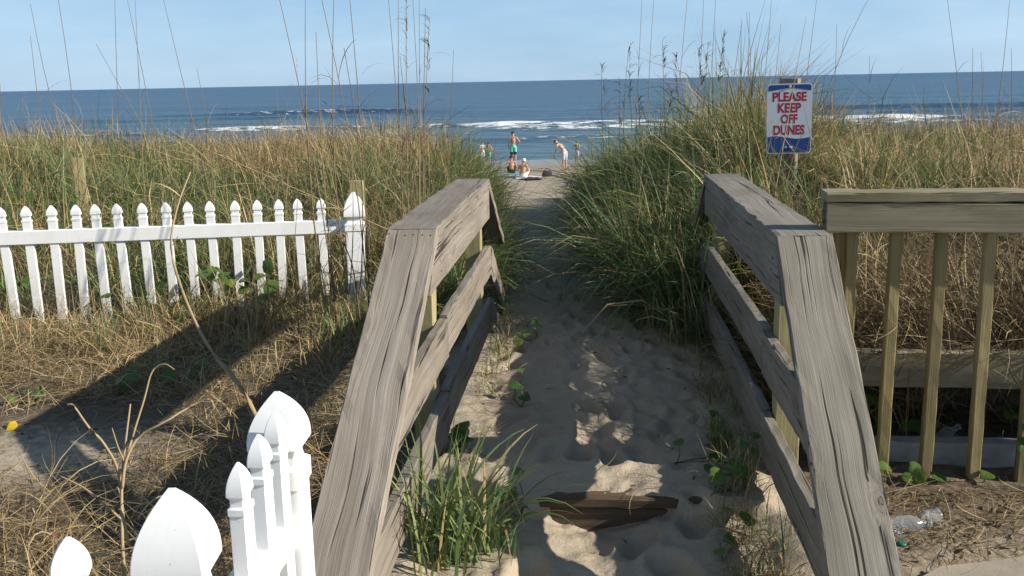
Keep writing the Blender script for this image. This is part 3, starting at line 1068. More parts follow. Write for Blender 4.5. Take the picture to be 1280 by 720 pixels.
# ------------------------------------------------------------------ grass
def blades(P, az, t0, t1, Ln, Wd, C, S=3, twist=None, tipdark=0.0, jitter=0.0):
    """vectorised curved grass blades -> V, F, C per vertex"""
    N = len(P)
    s = np.linspace(0, 1, S + 1)[None, :]
    ang = t0[:, None] + (t1 - t0)[:, None] * s ** 1.3
    mida = (ang[:, 1:] + ang[:, :-1]) / 2
    seg = (Ln / S)[:, None]
    azs = az[:, None] + (jitter * R.normal(0, 1, (N, 1)) if jitter else 0) * s[:, 1:]
    dx = np.sin(mida) * np.cos(azs) * seg; dy = np.sin(mida) * np.sin(azs) * seg; dz = np.cos(mida) * seg
    pts = np.zeros((N, S + 1, 3))
    pts[:, 1:, 0] = np.cumsum(dx, 1); pts[:, 1:, 1] = np.cumsum(dy, 1); pts[:, 1:, 2] = np.cumsum(dz, 1)
    pts += P[:, None, :]
    tw = R.uniform(-0.9, 0.9, N) if twist is None else twist
    wx = -np.sin(az) * np.cos(tw); wy = np.cos(az) * np.cos(tw); wz = np.sin(tw)
    wv = np.stack([wx, wy, wz], -1)[:, None, :]
    prof = np.clip(1.0 - s ** 2.2, 0.06, 1)[:, :, None] * (0.65 + 0.35 * np.sin(np.clip(s * 2.2, 0, 1) * PI / 2))[:, :, None]
    half = wv * prof * (Wd / 2)[:, None, None]
    V = np.stack([pts - half, pts + half], 2).reshape(-1, 3)
    base = (np.arange(N) * (S + 1) * 2)[:, None]
    k = (np.arange(S) * 2)[None, :]
    b = base + k
    Fq = np.stack([b, b + 1, b + 3, b + 2], -1).reshape(-1, 4)
    Cv = np.repeat(C[:, None, :], (S + 1) * 2, 1)
    CC = np.concatenate([Cv, np.ones(Cv.shape[:2] + (1,))], -1).reshape(-1, 4)
    return V, Fq, CC


def blade_mesh(name, *a, **k):
    V, Fq, CC = blades(*a, **k)
    return mesh_np(name, V, Fq, False, {'col': ('FLOAT_COLOR', CC)})


GREENS = np.array([(0.10, 0.14, 0.045), (0.085, 0.135, 0.065), (0.14, 0.175, 0.055), (0.07, 0.11, 0.04), (0.18, 0.20, 0.07)])
TANS = np.array([(0.33, 0.245, 0.125), (0.42, 0.33, 0.18), (0.25, 0.18, 0.095), (0.36, 0.26, 0.12), (0.17, 0.12, 0.07)])


def pick_cols(n, dry):
    g = GREENS[R.integers(0, len(GREENS), n)]; t = TANS[R.integers(0, len(TANS), n)]
    isd = (R.random(n) < dry)[:, None]
    c = np.where(isd, t * 1.28, g * 1.32) * R.uniform(0.7, 1.3, (n, 1))
    return c


def tufts(name, cx_, cy_, hgt_, dry_, nb, label, spread=0.06, width=(0.004, 0.0135), arch=1.0, S=3, bias=None, mat='grass'):
    """many tufts joined as one stuff object"""
    T = len(cx_)
    k = np.repeat(np.arange(T), nb)
    n = len(k)
    x = cx_[k] + R.normal(0, spread, n); y = cy_[k] + R.normal(0, spread, n)
    z = H(x, y, False) - 0.02
    az = R.uniform(0, 2 * PI, n)
    if bias is not None:
        az = np.where(R.random(n) < 0.55, bias[k] + R.normal(0, 0.7, n), az)
    t0 = np.abs(R.normal(0.18, 0.34, n))
    t1 = t0 + np.abs(R.normal(0.85, 0.75, n)) * arch
    if bias is None:
        az = np.where(R.random(n) < 0.5, R.uniform(0, 2 * PI, T)[k] + R.normal(0, 0.6, n), az)
    Ln = hgt_[k] * (R.uniform(0.65, 1.25, T)[k]) * R.uniform(0.5, 1.25, n)
    Wd = R.uniform(width[0], width[1], n)
    C = pick_cols(n, dry_[k])
    me = blade_mesh(name, np.stack([x, y, z], -1), az, t0, t1, Ln, Wd, C, S=S, jitter=0.35)
    return tag(link(name, me, M[mat]), label, 'grass', kind='stuff')


def in_rails(x, y, pad=0.03):
    l_ = (x > -0.81 - pad) & (x < -0.58 + pad) & (y > 2.2) & (y < 6.7)
    r_ = (x < 0.84 + pad) & (x > 0.60 - pad) & (y > 2.2) & (y < 6.8)
    b_ = (x > 0.8) & (y > 3.55) & (y < 4.6)
    return l_ | r_ | b_


def scatter(n, x0, x1, y0, y1, dens):
    x = R.uniform(x0, x1, n); y = R.uniform(y0, y1, n)
    keep = R.random(n) < dens(x, y)
    keep &= ~in_rails(x, y)
    return x[keep], y[keep]


def edge_d(x, y):
    return np.abs(x - xc(y)) - hw(y)


# left dune field
x, y = scatter(5200, -11, -0.45, 5.7, 14.5, lambda x, y: sstep(0.02, 0.25, edge_d(x, y)) * np.where((y < 6.5) & (x < -1.4) & (y < 6.05 + (x + 3.478) * 0.247 + 0.1), 0.35, 1.0) * np.where(x < -7, 0.6, 1) * (0.25 + 0.75 * sstep(-0.30, 0.0, fbm(x * 1.5, y * 1.5, 163, 2))))
vf = fbm(x * 0.55, y * 0.55, 101, 3)
h = 0.47 + 0.42 * fbm(x * 0.9, y * 0.9, 103, 2) + 0.05 * sstep(8, 12, y) + 0.10 * sstep(-3.5, -1.5, x)
h = h * (1 - 0.45 * sstep(7.1, 6.3, y) * (x < -1.2))
dry = np.clip(0.62 + 1.5 * vf, 0.08, 0.97)
nearp = sstep(0.9, 0.2, edge_d(x, y))
dry = dry * (1 - 0.65 * nearp)
tufts('dune_grass', x, y, h, dry, 23, 'mixed green and tan dune grass between the picket fence and the sea', arch=1.25)

# right dune field
x, y = scatter(6800, -0.1, 11, 4.25, 14.5, lambda x, y: sstep(0.04, 0.3, edge_d(x, y)) * np.where((x > 0.9) & (y < 5.6), 0.45, 1.0) * np.where((x < 0.9) & (y < 5.9), 0.25, 1) * np.where(x > 7, 0.6, 1) * (0.25 + 0.75 * sstep(-0.30, 0.0, fbm(x * 1.5, y * 1.5, 161, 2))))
vf = fbm(x * 0.6, y * 0.6, 111, 3)
mound = np.exp(-((x - 0.95) / 0.9) ** 2 - ((y - 8.3) / 1.9) ** 2)
h = 0.42 + 0.40 * fbm(x * 0.9, y * 0.9, 113, 2) + 0.22 * np.exp(-((x - 2.3) / 0.6) ** 2 - ((y - 9) / 1.2) ** 2) + 0.58 * mound + 0.17 * np.exp(-((x - 0.95) / 0.6) ** 2 - ((y - 8.6) / 1.0) ** 2)
h = h * (1 - 0.72 * sstep(0.48, 0.24, np.abs(x - 1.38 * y / 7.1 + 0.02)) * sstep(7.6, 7.0, y))
h = np.where((x > 0.9) & (y < 5.8), h * 0.7, h)
dry = np.clip(0.66 + 1.5 * vf, 0.08, 0.98)
nearp = sstep(1.0, 0.2, edge_d(x, y))
dry = np.clip(dry * (1 - 0.75 * nearp) + 0.3 * ((x > 0.9) & (y < 6)) + 0.28 * sstep(0.6, 1.2, x), 0, 1)
tufts('dune_grass', x, y, h, dry, 24, 'mixed green and tan dune grass behind the sign and balusters', arch=1.25)

# long arching grass at the path edge on the right (drapes over the sand)
ye = R.uniform(5.6, 11.5, 330)
xe = xc(ye) + hw(ye) + R.uniform(-0.02, 0.75, 330) + 0.10 * sstep(6.6, 5.6, ye) + 0.22 * sstep(8.0, 9.0, ye)
ok = ~in_rails(xe, ye, 0.0)
xe, ye = xe[ok], ye[ok]
tufts('arching_grass', xe, ye, R.uniform(0.5, 0.92, len(xe)), np.clip(R.normal(0.22, 0.15, len(xe)), 0, 1), 44, 'long green grass arching over the path from the tall mound', spread=0.07, arch=1.6, S=5, bias=np.full(len(xe), PI + 0.45))
ye = R.uniform(5.95, 11.5, 190)
xe = xc(ye) - hw(ye) - R.uniform(0.10, 0.5, 190) - 0.14 * sstep(8.0, 9.0, ye)
ok = ~in_rails(xe, ye, 0.0)
xe, ye = xe[ok], ye[ok]
tufts('arching_grass', xe, ye, R.uniform(0.42, 0.68, len(xe)), np.full(len(xe), 0.16), 40, 'long green grass arching over the path beyond the picket fence', spread=0.06, arch=1.5, S=5, bias=np.full(len(xe), 0.0))

x = np.concatenate([R.uniform(0.88, 1.5, 230), R.uniform(0.88, 1.05, 120)]); y = np.concatenate([R.uniform(4.35, 6.6, 230), R.uniform(4.3, 6.6, 120)])
ks = ~((np.abs(x - 0.194 * y) < 0.26) & (y > 5.3))
x, y = x[ks], y[ks]
tufts('dry_grass', x, y, R.uniform(0.25, 0.5, len(x)), np.full(len(x), 0.75), 30, 'dry brush grown against the outside of the baluster side railing', spread=0.05, arch=1.1, S=4)

# short dry grass and tufts left of the railing, in front of the fence
x, y = scatter(1500, -5.5, -0.95, 2.3, 6.3, lambda x, y: 0.25 + 0.75 * sstep(4.6, 5.6, y) - 0.45 * np.exp(-((x + 2.35) / 0.7) ** 2 - ((y - 3.8) / 0.5) ** 2))
tufts('dry_grass', x, y, R.uniform(0.13, 0.30, len(x)) * (0.7 + 0.5 * sstep(4.8, 5.8, y)), np.clip(R.normal(0.85, 0.12, len(x)), 0, 1), 22, 'short dry grass on the sand in front of the picket fence', spread=0.05, arch=1.5, S=4, width=(0.003, 0.0055), mat='straw')


def strands(name, x, y, zoff, label, cat, Lr=(0.1, 0.35), Wr=(0.002, 0.0045), dark=1.0, tilt=0.35, zabs=None):
    n = len(x)
    z = (H(x, y) if zabs is None else zabs) + zoff
    az = R.uniform(0, 2 * PI, n)
    t0 = PI / 2 + R.normal(-0.12, tilt, n); t1 = t0 + R.normal(0.25, 0.5, n)
    C = TANS[R.integers(0, len(TANS), n)] * R.uniform(0.6, 1.25, (n, 1)) * dark
    me = blade_mesh(name, np.stack([x, y, z], -1), az, t0, t1, R.uniform(*Lr, n), R.uniform(*Wr, n), C, S=4, jitter=1.0)
    return tag(link(name, me, M['straw']), label, cat, kind='stuff')


# broken straw lying through the standing grass
for (xa, xb_, ya, yb_, cnt, lab) in ((-10, -0.9, 6.6, 14, 5200, 'broken tan straw caught in the dune grass behind the picket fence'), (0.9, 10, 5.6, 14, 6000, 'broken tan straw caught in the dune grass around the sign')):
    x, y = scatter(cnt, xa, xb_, ya, yb_, lambda x, y: sstep(0.3, 0.6, edge_d(x, y)))
    ks = np.where((np.abs(x - 1.38 * y / 7.1) < 0.7) & (y < 7.1), 0.0, 1.0) > 0.5
    x, y = x[ks], y[ks]
    strands('broken_straw', x, y, np.abs(R.normal(0.16, 0.14, len(x))), lab, 'straw', Lr=(0.3, 0.85), Wr=(0.004, 0.008), tilt=0.55, dark=1.15)
# thatch litter left
x, y = scatter(42000, -5.5, -0.9, 2.2, 6.6, lambda x, y: 0.35 + 0.65 * sstep(-0.2, 0.25, fbm(x * 1.2, y * 1.2, 121, 3)) - 0.45 * np.exp(-((x + 2.35) / 0.7) ** 2 - ((y - 3.8) / 0.5) ** 2))
strands('straw_litter', x, y, R.uniform(0.0, 0.05, len(x)), 'dry straw litter on the sand left of the stair railing', 'straw')
# thatch behind the balusters
n = 17000
x = R.uniform(0.92, 4.5, n); y = R.uniform(3.88, 6.2, n)
kp = fbm(x * 2.2, y * 2.2, 135, 3) > -0.12
x, y = x[kp], y[kp]; n = len(x)
zz = np.where(y < 4.65, 0.43, H(x, y)) + np.abs(R.normal(0, 0.10, n)) * (1 + 1.2 * np.clip(fbm(x * 1.7, y * 1.7, 137, 2), -0.5, 1))
strands('dry_brush', x, y, 0.0, 'tangled dry brush heaped behind the wooden balusters', 'brush', Lr=(0.12, 0.5), Wr=(0.0025, 0.006), tilt=0.55, zabs=zz, dark=0.92)
# bent-over clumps of dead grass on the ledge and bank
T_ = 330
bx_ = R.uniform(0.95, 4.4, T_); by_ = R.uniform(3.98, 6.0, T_)
k = np.repeat(np.arange(T_), 42); n = len(k)
x = bx_[k] + R.normal(0, 0.05, n); y = by_[k] + R.normal(0, 0.05, n)
z = np.where(y < 4.62, 0.42, H(x, y)) - 0.01
az = R.uniform(0, 2 * PI, T_)[k] + R.normal(0, 0.9, n)
t0 = np.abs(R.normal(0.3, 0.35, n)); t1 = t0 + np.abs(R.normal(1.5, 0.6, n))
C = TANS[R.integers(0, 5, n)] * (R.uniform(0.35, 1.05, T_)[k] * R.uniform(0.7, 1.2, n))[:, None]
me = blade_mesh('dead_grass', np.stack([x, y, z], -1), az, t0, t1, R.uniform(0.2, 0.55, n), R.uniform(0.003, 0.007, n), C, S=5, jitter=0.5)
tag(link('dead_grass', me, M['straw']), 'dead brown grass bent over the timber ledge behind the balusters', 'grass', kind='stuff')
n = 700
x = R.uniform(0.95, 4.0, n); y = R.uniform(3.84, 3.9, n)
zz = R.uniform(0.36, 0.46, n)
V = strands('hanging_straw', x, y, 0.0, 'dry straw hanging over the timber ledge behind the balusters', 'straw', Lr=(0.1, 0.4), tilt=0.7, zabs=zz)
n = 700
x = R.uniform(0.98, 4.0, n); y = R.uniform(3.9, 4.4, n)
strands('tangled_straw', x, y, 0.0, 'dead straw tangled in the dark gap under the timber ledge', 'straw', Lr=(0.1, 0.35), tilt=0.9, zabs=R.uniform(0.0, 0.3, n))
# litter on the ground in front of the balusters and beside the right ramp
x, y = scatter(6000, 0.86, 3.2, 2.75, 3.9, lambda x, y: sstep(2.85, 3.15, y - 0.12 * (x - 1)))
x2, y2 = scatter(1500, 0.42, 0.66, 2.4, 5.6, lambda x, y: 0.5 + 0 * x)
x3, y3 = scatter(500, -0.6, 0.45, 2.4, 6.5, lambda x, y: 0.22 + 0 * x)
x4, y4 = scatter(900, -0.62, -0.40, 3.6, 6.4, lambda x, y: 0.6 + 0 * x)
x = np.concatenate([x, x2, x3, x4]); y = np.concatenate([y, y2, y3, y4])
strands('straw_litter', x, y, R.uniform(0.0, 0.02, len(x)), 'broken straw and twigs scattered on the path and below the balusters', 'straw', Lr=(0.04, 0.22), Wr=(0.0015, 0.0035), tilt=0.2)
x, y = scatter(1500, 0.86, 3.2, 2.8, 3.9, lambda x, y: sstep(2.85, 3.15, y - 0.12 * (x - 1)))
x5, y5 = scatter(2600, -4.5, -0.95, 2.4, 5.6, lambda x, y: 0.6 + 0 * x)
x6, y6 = scatter(60, -0.5, 0.6, 2.4, 6.5, lambda x, y: 0.5 + 0 * x)
x = np.concatenate([x, x5, x6]); y = np.concatenate([y, y5, y6])
strands('leaf_crumbs', x, y, R.uniform(0.001, 0.012, len(x)), 'crumbled brown leaves and bark on the sandy ground', 'leaf litter', Lr=(0.012, 0.045), Wr=(0.006, 0.018), tilt=0.25, dark=0.5)
# dry tufts growing by the rails inside the path
x = np.concatenate([R.uniform(0.42, 0.60, 26), R.uniform(0.5, 0.62, 30), R.uniform(-0.59, -0.46, 12)])
y = np.concatenate([R.uniform(2.5, 3.5, 26), R.uniform(3.5, 5.8, 30), R.uniform(4.6, 6.2, 12)])
tufts('path_edge_grass', x, y, R.uniform(0.10, 0.24, len(x)), R.uniform(0.3, 0.8, len(x)), 22, 'sparse short grass along the foot of the walkway railings', spread=0.03, arch=1.4, S=4, width=(0.003, 0.005))


def clump(name, base, n, hr, wr, dry, label, group=None, spread=0.05, az0=None, arch=1.2, S=7, tilt=0.15):
    """a tuft whose blades are parts of their own"""
    root = empty(name, base, label, 'grass', group)
    for i in range(n):
        a = R.uniform(0, 2 * PI) if az0 is None else az0 + R.normal(0, 0.9)
        p = np.array([[base[0] + R.normal(0, spread), base[1] + R.normal(0, spread), base[2]]])
        p[0, 2] = float(H(p[0, 0], p[0, 1])) - 0.015
        t0 = abs(R.normal(tilt, 0.2))
        c = pick_cols(1, np.array([dry]))
        me = blade_mesh('leaf_blade', p, np.array([a]), np.array([t0]), np.array([t0 + abs(R.normal(0.9, 0.5)) * arch]), np.array([R.uniform(*hr)]), np.array([R.uniform(*wr)]), c, S=S, jitter=0.3)
        link('leaf_blade', me, M['grass'], root)
    return root


q = onz(548, 690, 0.0)
clump('grass_clump', (q[0] + 0.0, q[1] + 0.02, 0.0), 125, (0.24, 0.58), (0.009, 0.017), 0.05, 'lush green grass clump at the foot of the picket side railing', spread=0.075)
clump('grass_clump', (q[0] + 0.17, q[1] + 0.12, 0.0), 40, (0.18, 0.48), (0.008, 0.014), 0.10, 'thin green grass clump leaning over the sand below the step', spread=0.06)
q = onz(958, 700, 0.0)
clump('grass_clump', (q[0], q[1], 0.0), 34, (0.08, 0.26), (0.004, 0.007), 0.4, 'small yellow green grass clump inside the baluster side railing', spread=0.06)
q = onz(425, 440, 0.0)
clump('grass_clump', (q[0] + 0.05, q[1], 0.0), 55, (0.25, 0.5), (0.006, 0.010), 0.12, 'green grass clump below the white fence end post', spread=0.08)
q = onz(128, 450, 0.0)
clump('grass_clump', (q[0], q[1], 0.0), 22, (0.25, 0.42), (0.005, 0.008), 0.1, 'thin upright green clump in front of the white pickets', spread=0.03, arch=0.5)


for (px_, dep_, nn, hr_, dr_, lab_) in ((520, 7.2, 110, (0.35, 0.85), 0.95, 'tall tan clump of dead leaves around the stalk bundle beside the railing'), (485, 7.4, 70, (0.3, 0.7), 0.9, 'tan dry clump between the stalk bundle and the fence end post'), (405, 6.7, 60, (0.3, 0.65), 0.9, 'dry tan clump right behind the last white pickets')):
    q = at(px_, 250, dep_)
    clump('dry_grass_clump', (q[0], q[1], 0.0), nn, hr_, (0.005, 0.010), dr_, lab_, spread=0.09, arch=0.8, S=4, tilt=0.12)


# ------------------------------------------------------------------ tall stalks of sea oats
def tube_mesh(pts, radii, sides=5):
    pts = [Vector(p) for p in pts]
    vs = []; fs = []
    for i, p in enumerate(pts):
        t = (pts[min(i + 1, len(pts) - 1)] - pts[max(i - 1, 0)]).normalized()
        a = t.orthogonal().normalized(); b = t.cross(a)
        for j in range(sides):
            an = 2 * PI * j / sides
            vs.append(p + (a * math.cos(an) + b * math.sin(an)) * radii[i])
    for i in range(len(pts) - 1):
        for j in range(sides):
            fs.append((i * sides + j, i * sides + (j + 1) % sides, (i + 1) * sides + (j + 1) % sides, (i + 1) * sides + j))
    fs.append(tuple(range(sides - 1, -1, -1))); fs.append(tuple((len(pts) - 1) * sides + j for j in range(sides)))
    me = bpy.data.meshes.new('tube')
    me.from_pydata([tuple(v) for v in vs], [], fs)
    for p in me.polygons: p.use_smooth = True
    return me


def stem_mat(name, a, b):
    t = NT(name)
    tc = t.n('ShaderNodeTexCoord').outputs['Object']
    oi = t.n('ShaderNodeObjectInfo').outputs['Random']
    c = t.mix(t.noise(tc, 7, 3), a, b)
    c2 = t.mix(t.math('MULTIPLY', oi, 0.6), c, (0.30, 0.22, 0.12))
    return t.done(t.bsdf(c2, 0.75, 0.2))


M['stem'] = stem_mat('dead_stalk', (0.20, 0.135, 0.08), (0.085, 0.06, 0.045))
M['stem_pale'] = stem_mat('pale_straw_stalk', (0.42, 0.32, 0.19), (0.26, 0.18, 0.10))


def one_blade(parent, p, az, t0, t1, ln, w, c, S=5):
    me = blade_mesh('leaf_blade', np.array([p], float), np.array([az]), np.array([t0]), np.array([t1]), np.array([ln]), np.array([w]), np.array([c], float), S=S, jitter=0.5)
    return link('leaf_blade', me, M['straw'], parent)


def stalk(bpx, tpx, dep, label, group, r=0.0035, head=False, bend=0.0, leaves=2, mat='stem', ddep=0.0):
    b0 = at(bpx[0], bpx[1], dep)
    zg = float(H(b0[0], b0[1]))
    top = at(tpx[0], tpx[1], dep + ddep)
    # continue the stalk line down to the ground
    base = np.array([b0[0], b0[1], b0[2]])
    dirv = (top - base)
    if base[2] > zg:
        base = base - dirv / max(dirv[2], 0.05) * (base[2] - zg + 0.03)
        base[2] = float(H(base[0], base[1])) - 0.03
    root = empty('sea_oat_stalk', base, label, 'grass stalk', group)
    n = 8
    side = np.array([RT[0], RT[1], 0]) * bend + np.array([R.normal(0, 0.012), R.normal(0, 0.012), 0])
    pts = []
    for i in range(n + 1):
        f_ = i / n
        pts.append(base + (top - base) * f_ + side * math.sin(PI * f_) + side * 0)
    rad = [r * (1 - 0.6 * i / n) for i in range(n + 1)]
    link('stem', tube_mesh(pts, rad, 5), M[mat], root)
    for k in range(leaves):
        f_ = R.uniform(0.2, 0.75)
        p = base + (top - base) * f_ + side * math.sin(PI * f_)
        one_blade(root, p, R.uniform(0, 6.28), R.uniform(0.1, 0.6), R.uniform(1.2, 2.8), R.uniform(0.15, 0.35), R.uniform(0.004, 0.007), TANS[R.integers(0, 5)] * 0.7)
    if head:
        n2 = 26
        f_ = R.uniform(0.72, 1.0, n2)
        P = base[None] + (top - base)[None] * f_[:, None]
        az = R.normal(R.uniform(0, 6.28), 0.8, n2)
        me = blade_mesh('seed_head', P, az, R.uniform(0.2, 0.7, n2), R.uniform(1.2, 2.4, n2), R.uniform(0.05, 0.12, n2), R.uniform(0.006, 0.010, n2), TANS[R.integers(0, 5, n2)] * 0.55, S=3, jitter=0.4)
        link('seed_head', me, M['straw'], root)['kind'] = 'stuff'
    return root


GL = 'tall bare stalks behind the picket fence'
S_ = [((95, 250), (68, -30), 8.5), ((60, 260), (38, 45), 8.0), ((110, 250), (38, 5), 8.5), ((152, 200), (143, -20), 9.0), ((178, 190), (168, -20), 9.0), ((195, 190), (155, -20), 9.0),
      ((262, 240), (202, -10), 8.0), ((255, 200), (246, 85), 8.5), ((210, 210), (120, 55), 8.5), ((10, 260), (0, 105), 8), ((40, 260), (28, 120), 8)]
for i, (b, t_, dd) in enumerate(S_):
    stalk(b, t_, dd, 'tall thin bare stalk rising above the dune grass behind the pickets', GL, r=0.0045, leaves=1, bend=R.normal(0, 0.03))
GM = 'dark dead stalks by the white fence end post'
S_ = [((402, 300), (345, -20), 5.9), ((405, 320), (382, -20), 5.9), ((437, 330), (418, -20), 5.9), ((445, 300), (398, -20), 6.0), ((440, 330), (430, 60), 5.9), ((418, 330), (395, 40), 5.9), ((455, 300), (436, -15), 6.0), ((432, 360), (440, 200), 5.85), ((410, 350), (385, 175), 5.85)]
for b, t_, dd in S_:
    stalk(b, t_, dd, 'dark dead stalk bundled with others in front of the fence end post', GM, r=0.0046, leaves=6, bend=R.normal(0, 0.03))
GN = 'dead stalks between the fence end and the railing'
for b, t_, dd in [((500, 250), (484, -20), 7.2), ((505, 250), (498, -20), 7.2), ((512, 255), (508, -20), 7.2), ((520, 255), (515, -20), 7.2), ((525, 255), (524, 0), 7.3), ((530, 250), (532, 10), 7.3), ((536, 250), (537, 22), 7.3), ((556, 220), (567, 62), 8.0), ((517, 255), (500, 70), 7.2)]:
    stalk(b, t_, dd, 'dead brown stalk in the bundle between the pickets and the stair railing', GN, r=0.0045, leaves=3, head=R.random() < 0.3, bend=R.normal(0, 0.02))
GR = 'stalks and seed heads over the tall grass mound'
for b, t_, dd in [((765, 230), (752, 80), 8.6), ((790, 200), (786, 60), 8.6), ((795, 180), (803, -10), 8.8), ((815, 180), (818, -10), 8.8), ((835, 190), (828, 50), 8.4), ((845, 190), (860, -10), 8.8), ((850, 180), (845, 70), 8.3),
                  ((862, 180), (880, -15), 8.8), ((868, 180), (885, 55), 8.4), ((875, 190), (895, -10), 8.8), ((890, 170), (905, 45), 8.5), ((905, 180), (928, 25), 8.6), ((915, 180), (933, 15), 8.8), ((935, 180), (937, 15), 8.8),
                  ((945, 190), (965, -10), 8.8), ((955, 180), (976, 30), 8.9), ((1000, 180), (1022, -10), 8.9), ((780, 240), (775, 105), 8.2), ((800, 200), (798, 120), 8.2), ((825, 180), (842, 110), 8.2), ((880, 160), (873, 60), 8.2)]:
    hd = t_[1] > 40
    stalk(b, t_, dd, 'dry stalk standing over the tall grass mound beside the path', GR, r=0.004, head=hd, leaves=3, bend=R.normal(0, 0.04))
GQ = 'thin stalks behind the baluster fence'
for b, t_, dd, bd in [((1030, 180), (1090, -10), 8.5, -0.10), ((1208, 200), (1183, -10), 8.5, 0.02), ((1238, 190), (1263, -10), 8.8, 0.03), ((1215, 190), (1216, 60), 9, 0), ((1228, 190), (1226, 65), 9, 0), ((1090, 190), (1087, 70), 9.2, 0), ((1040, 180), (1046, 30), 9, 0), ((1260, 200), (1264, 60), 9, 0)]:
    stalk(b, t_, dd, 'thin dark stalk rising out of the brush behind the balusters', GQ, r=0.0042, leaves=1, bend=bd)
# one leaning in front of the sign
stalk((968, 245), (1008, 20), 6.6, 'pale thin stalk crossing in front of the keep off dunes sign', None, r=0.004, leaves=0, mat='stem_pale')
del_root = stalk((430, 262), (215, 168), 6.9, 'long pale stalk leaning low across the grass behind the pickets', None, r=0.007, leaves=2, mat='stem_pale')


# curved dry stalk in front of the fence
def free_stalk(px, name, label, cat, r=0.006, mat='stem_pale', leaves=0, group=None):
    pts = [at(*p) for p in px]
    root = empty(name, pts[0], label, cat, group)
    # smooth
    P = []
    for i in range(len(pts) - 1):
        for k in range(4):
            t_ = k / 4
            p0 = pts[max(i - 1, 0)]; p1 = pts[i]; p2 = pts[i + 1]; p3 = pts[min(i + 2, len(pts) - 1)]
            P.append(0.5 * ((2 * p1) + (-p0 + p2) * t_ + (2 * p0 - 5 * p1 + 4 * p2 - p3) * t_ ** 2 + (-p0 + 3 * p1 - 3 * p2 + p3) * t_ ** 3))
    P.append(pts[-1])
    rad = [r * (1 - 0.65 * i / (len(P) - 1)) for i in range(len(P))]
    link('stem', tube_mesh(P, rad, 6), M[mat], root)
    for k in range(leaves):
        i = R.integers(2, len(P) - 2)
        one_blade(root, P[i], R.uniform(0, 6.28), R.uniform(0.5, 1.4), R.uniform(1.6, 3.0), R.uniform(0.08, 0.2), R.uniform(0.006, 0.012), TANS[R.integers(0, 4)])
    return root


free_stalk([(330, 545, 4.2), (305, 490, 4.3), (262, 435, 4.5), (232, 375, 4.7), (214, 310, 4.9), (222, 258, 5.0), (238, 215, 5.1)], 'dry_stalk', 'thick curved dry stalk bowing in front of the white pickets', 'grass stalk', 0.011, leaves=14)
free_stalk([(450, 400, 5.6), (440, 330, 5.6), (420, 280, 5.6), (440, 255, 5.6)], 'dry_stalk', 'twisted dead stalk wrapped about the white fence end post', 'grass stalk', 0.005, 'stem', leaves=8)
free_stalk([(378, 490, 5.0), (374, 420, 5.1), (368, 330, 5.2), (372, 250, 5.3)], 'dry_stalk', 'thin upright dead stalk in front of the last pickets', 'grass stalk', 0.004, 'stem', leaves=3)
# dry weed in the lower left corner
wd = empty('dry_weed', at(158, 760, 2.55), 'branched dry weed rising beside the white corner post', 'weed')


def weed_stem(px, r):
    pts = [at(*p) for p in px]
    P = []
    for i in range(len(pts) - 1):
        for k in range(5):
            t_ = k / 5
            p0 = pts[max(i - 1, 0)]; p1 = pts[i]; p2 = pts[i + 1]; p3 = pts[min(i + 2, len(pts) - 1)]
            P.append(0.5 * ((2 * p1) + (-p0 + p2) * t_ + (2 * p0 - 5 * p1 + 4 * p2 - p3) * t_ ** 2 + (-p0 + 3 * p1 - 3 * p2 + p3) * t_ ** 3))
    P.append(pts[-1])
    link('stem', tube_mesh(P, [r * (1 - 0.6 * i / (len(P) - 1)) for i in range(len(P))], 6), M['stem_pale'], wd)


weed_stem([(160, 790, 2.5), (154, 700, 2.55), (152, 620, 2.6), (155, 570, 2.65), (163, 505, 2.7)], 0.006)
weed_stem([(153, 640, 2.6), (148, 590, 2.62), (130, 555, 2.6), (108, 530, 2.6), (92, 507, 2.6), (84, 506, 2.6)], 0.0045)
weed_stem([(153, 610, 2.6), (158, 575, 2.62), (175, 545, 2.65), (205, 528, 2.65), (240, 507, 2.7), (262, 499, 2.7), (268, 512, 2.7)], 0.0045)
weed_stem([(154, 590, 2.62), (166, 545, 2.68), (180, 500, 2.72), (190, 465, 2.75), (205, 455, 2.75), (218, 462, 2.75)], 0.0035)
weed_stem([(152, 650, 2.58), (130, 630, 2.5), (105, 610, 2.5), (75, 595, 2.5)], 0.0035)
weed_stem([(157, 580, 2.62), (148, 560, 2.62), (140, 535, 2.62)], 0.003)
for i in range(16):
    p = at(R.uniform(120, 190), R.uniform(620, 730), R.uniform(2.4, 2.7))
    one_blade(wd, p, R.uniform(0, 6.28), R.uniform(0.3, 1.2), R.uniform(1.8, 3.2), R.uniform(0.08, 0.2), R.uniform(0.005, 0.010), TANS[R.integers(0, 4)], S=6)
wd2 = empty('dry_weed', at(60, 790, 2.6), 'low tangled dry weed with curling blades over bare sand', 'weed')
for i in range(60):
    p = onz(R.uniform(-20, 110), R.uniform(640, 800), 0.0)
    one_blade(wd2, p - np.array([0, 0, 0.01]), R.uniform(0, 6.28), R.uniform(0.0, 0.7), R.uniform(0.8, 2.8), R.uniform(0.15, 0.42), R.uniform(0.004, 0.007), TANS[R.integers(0, 4)], S=6)


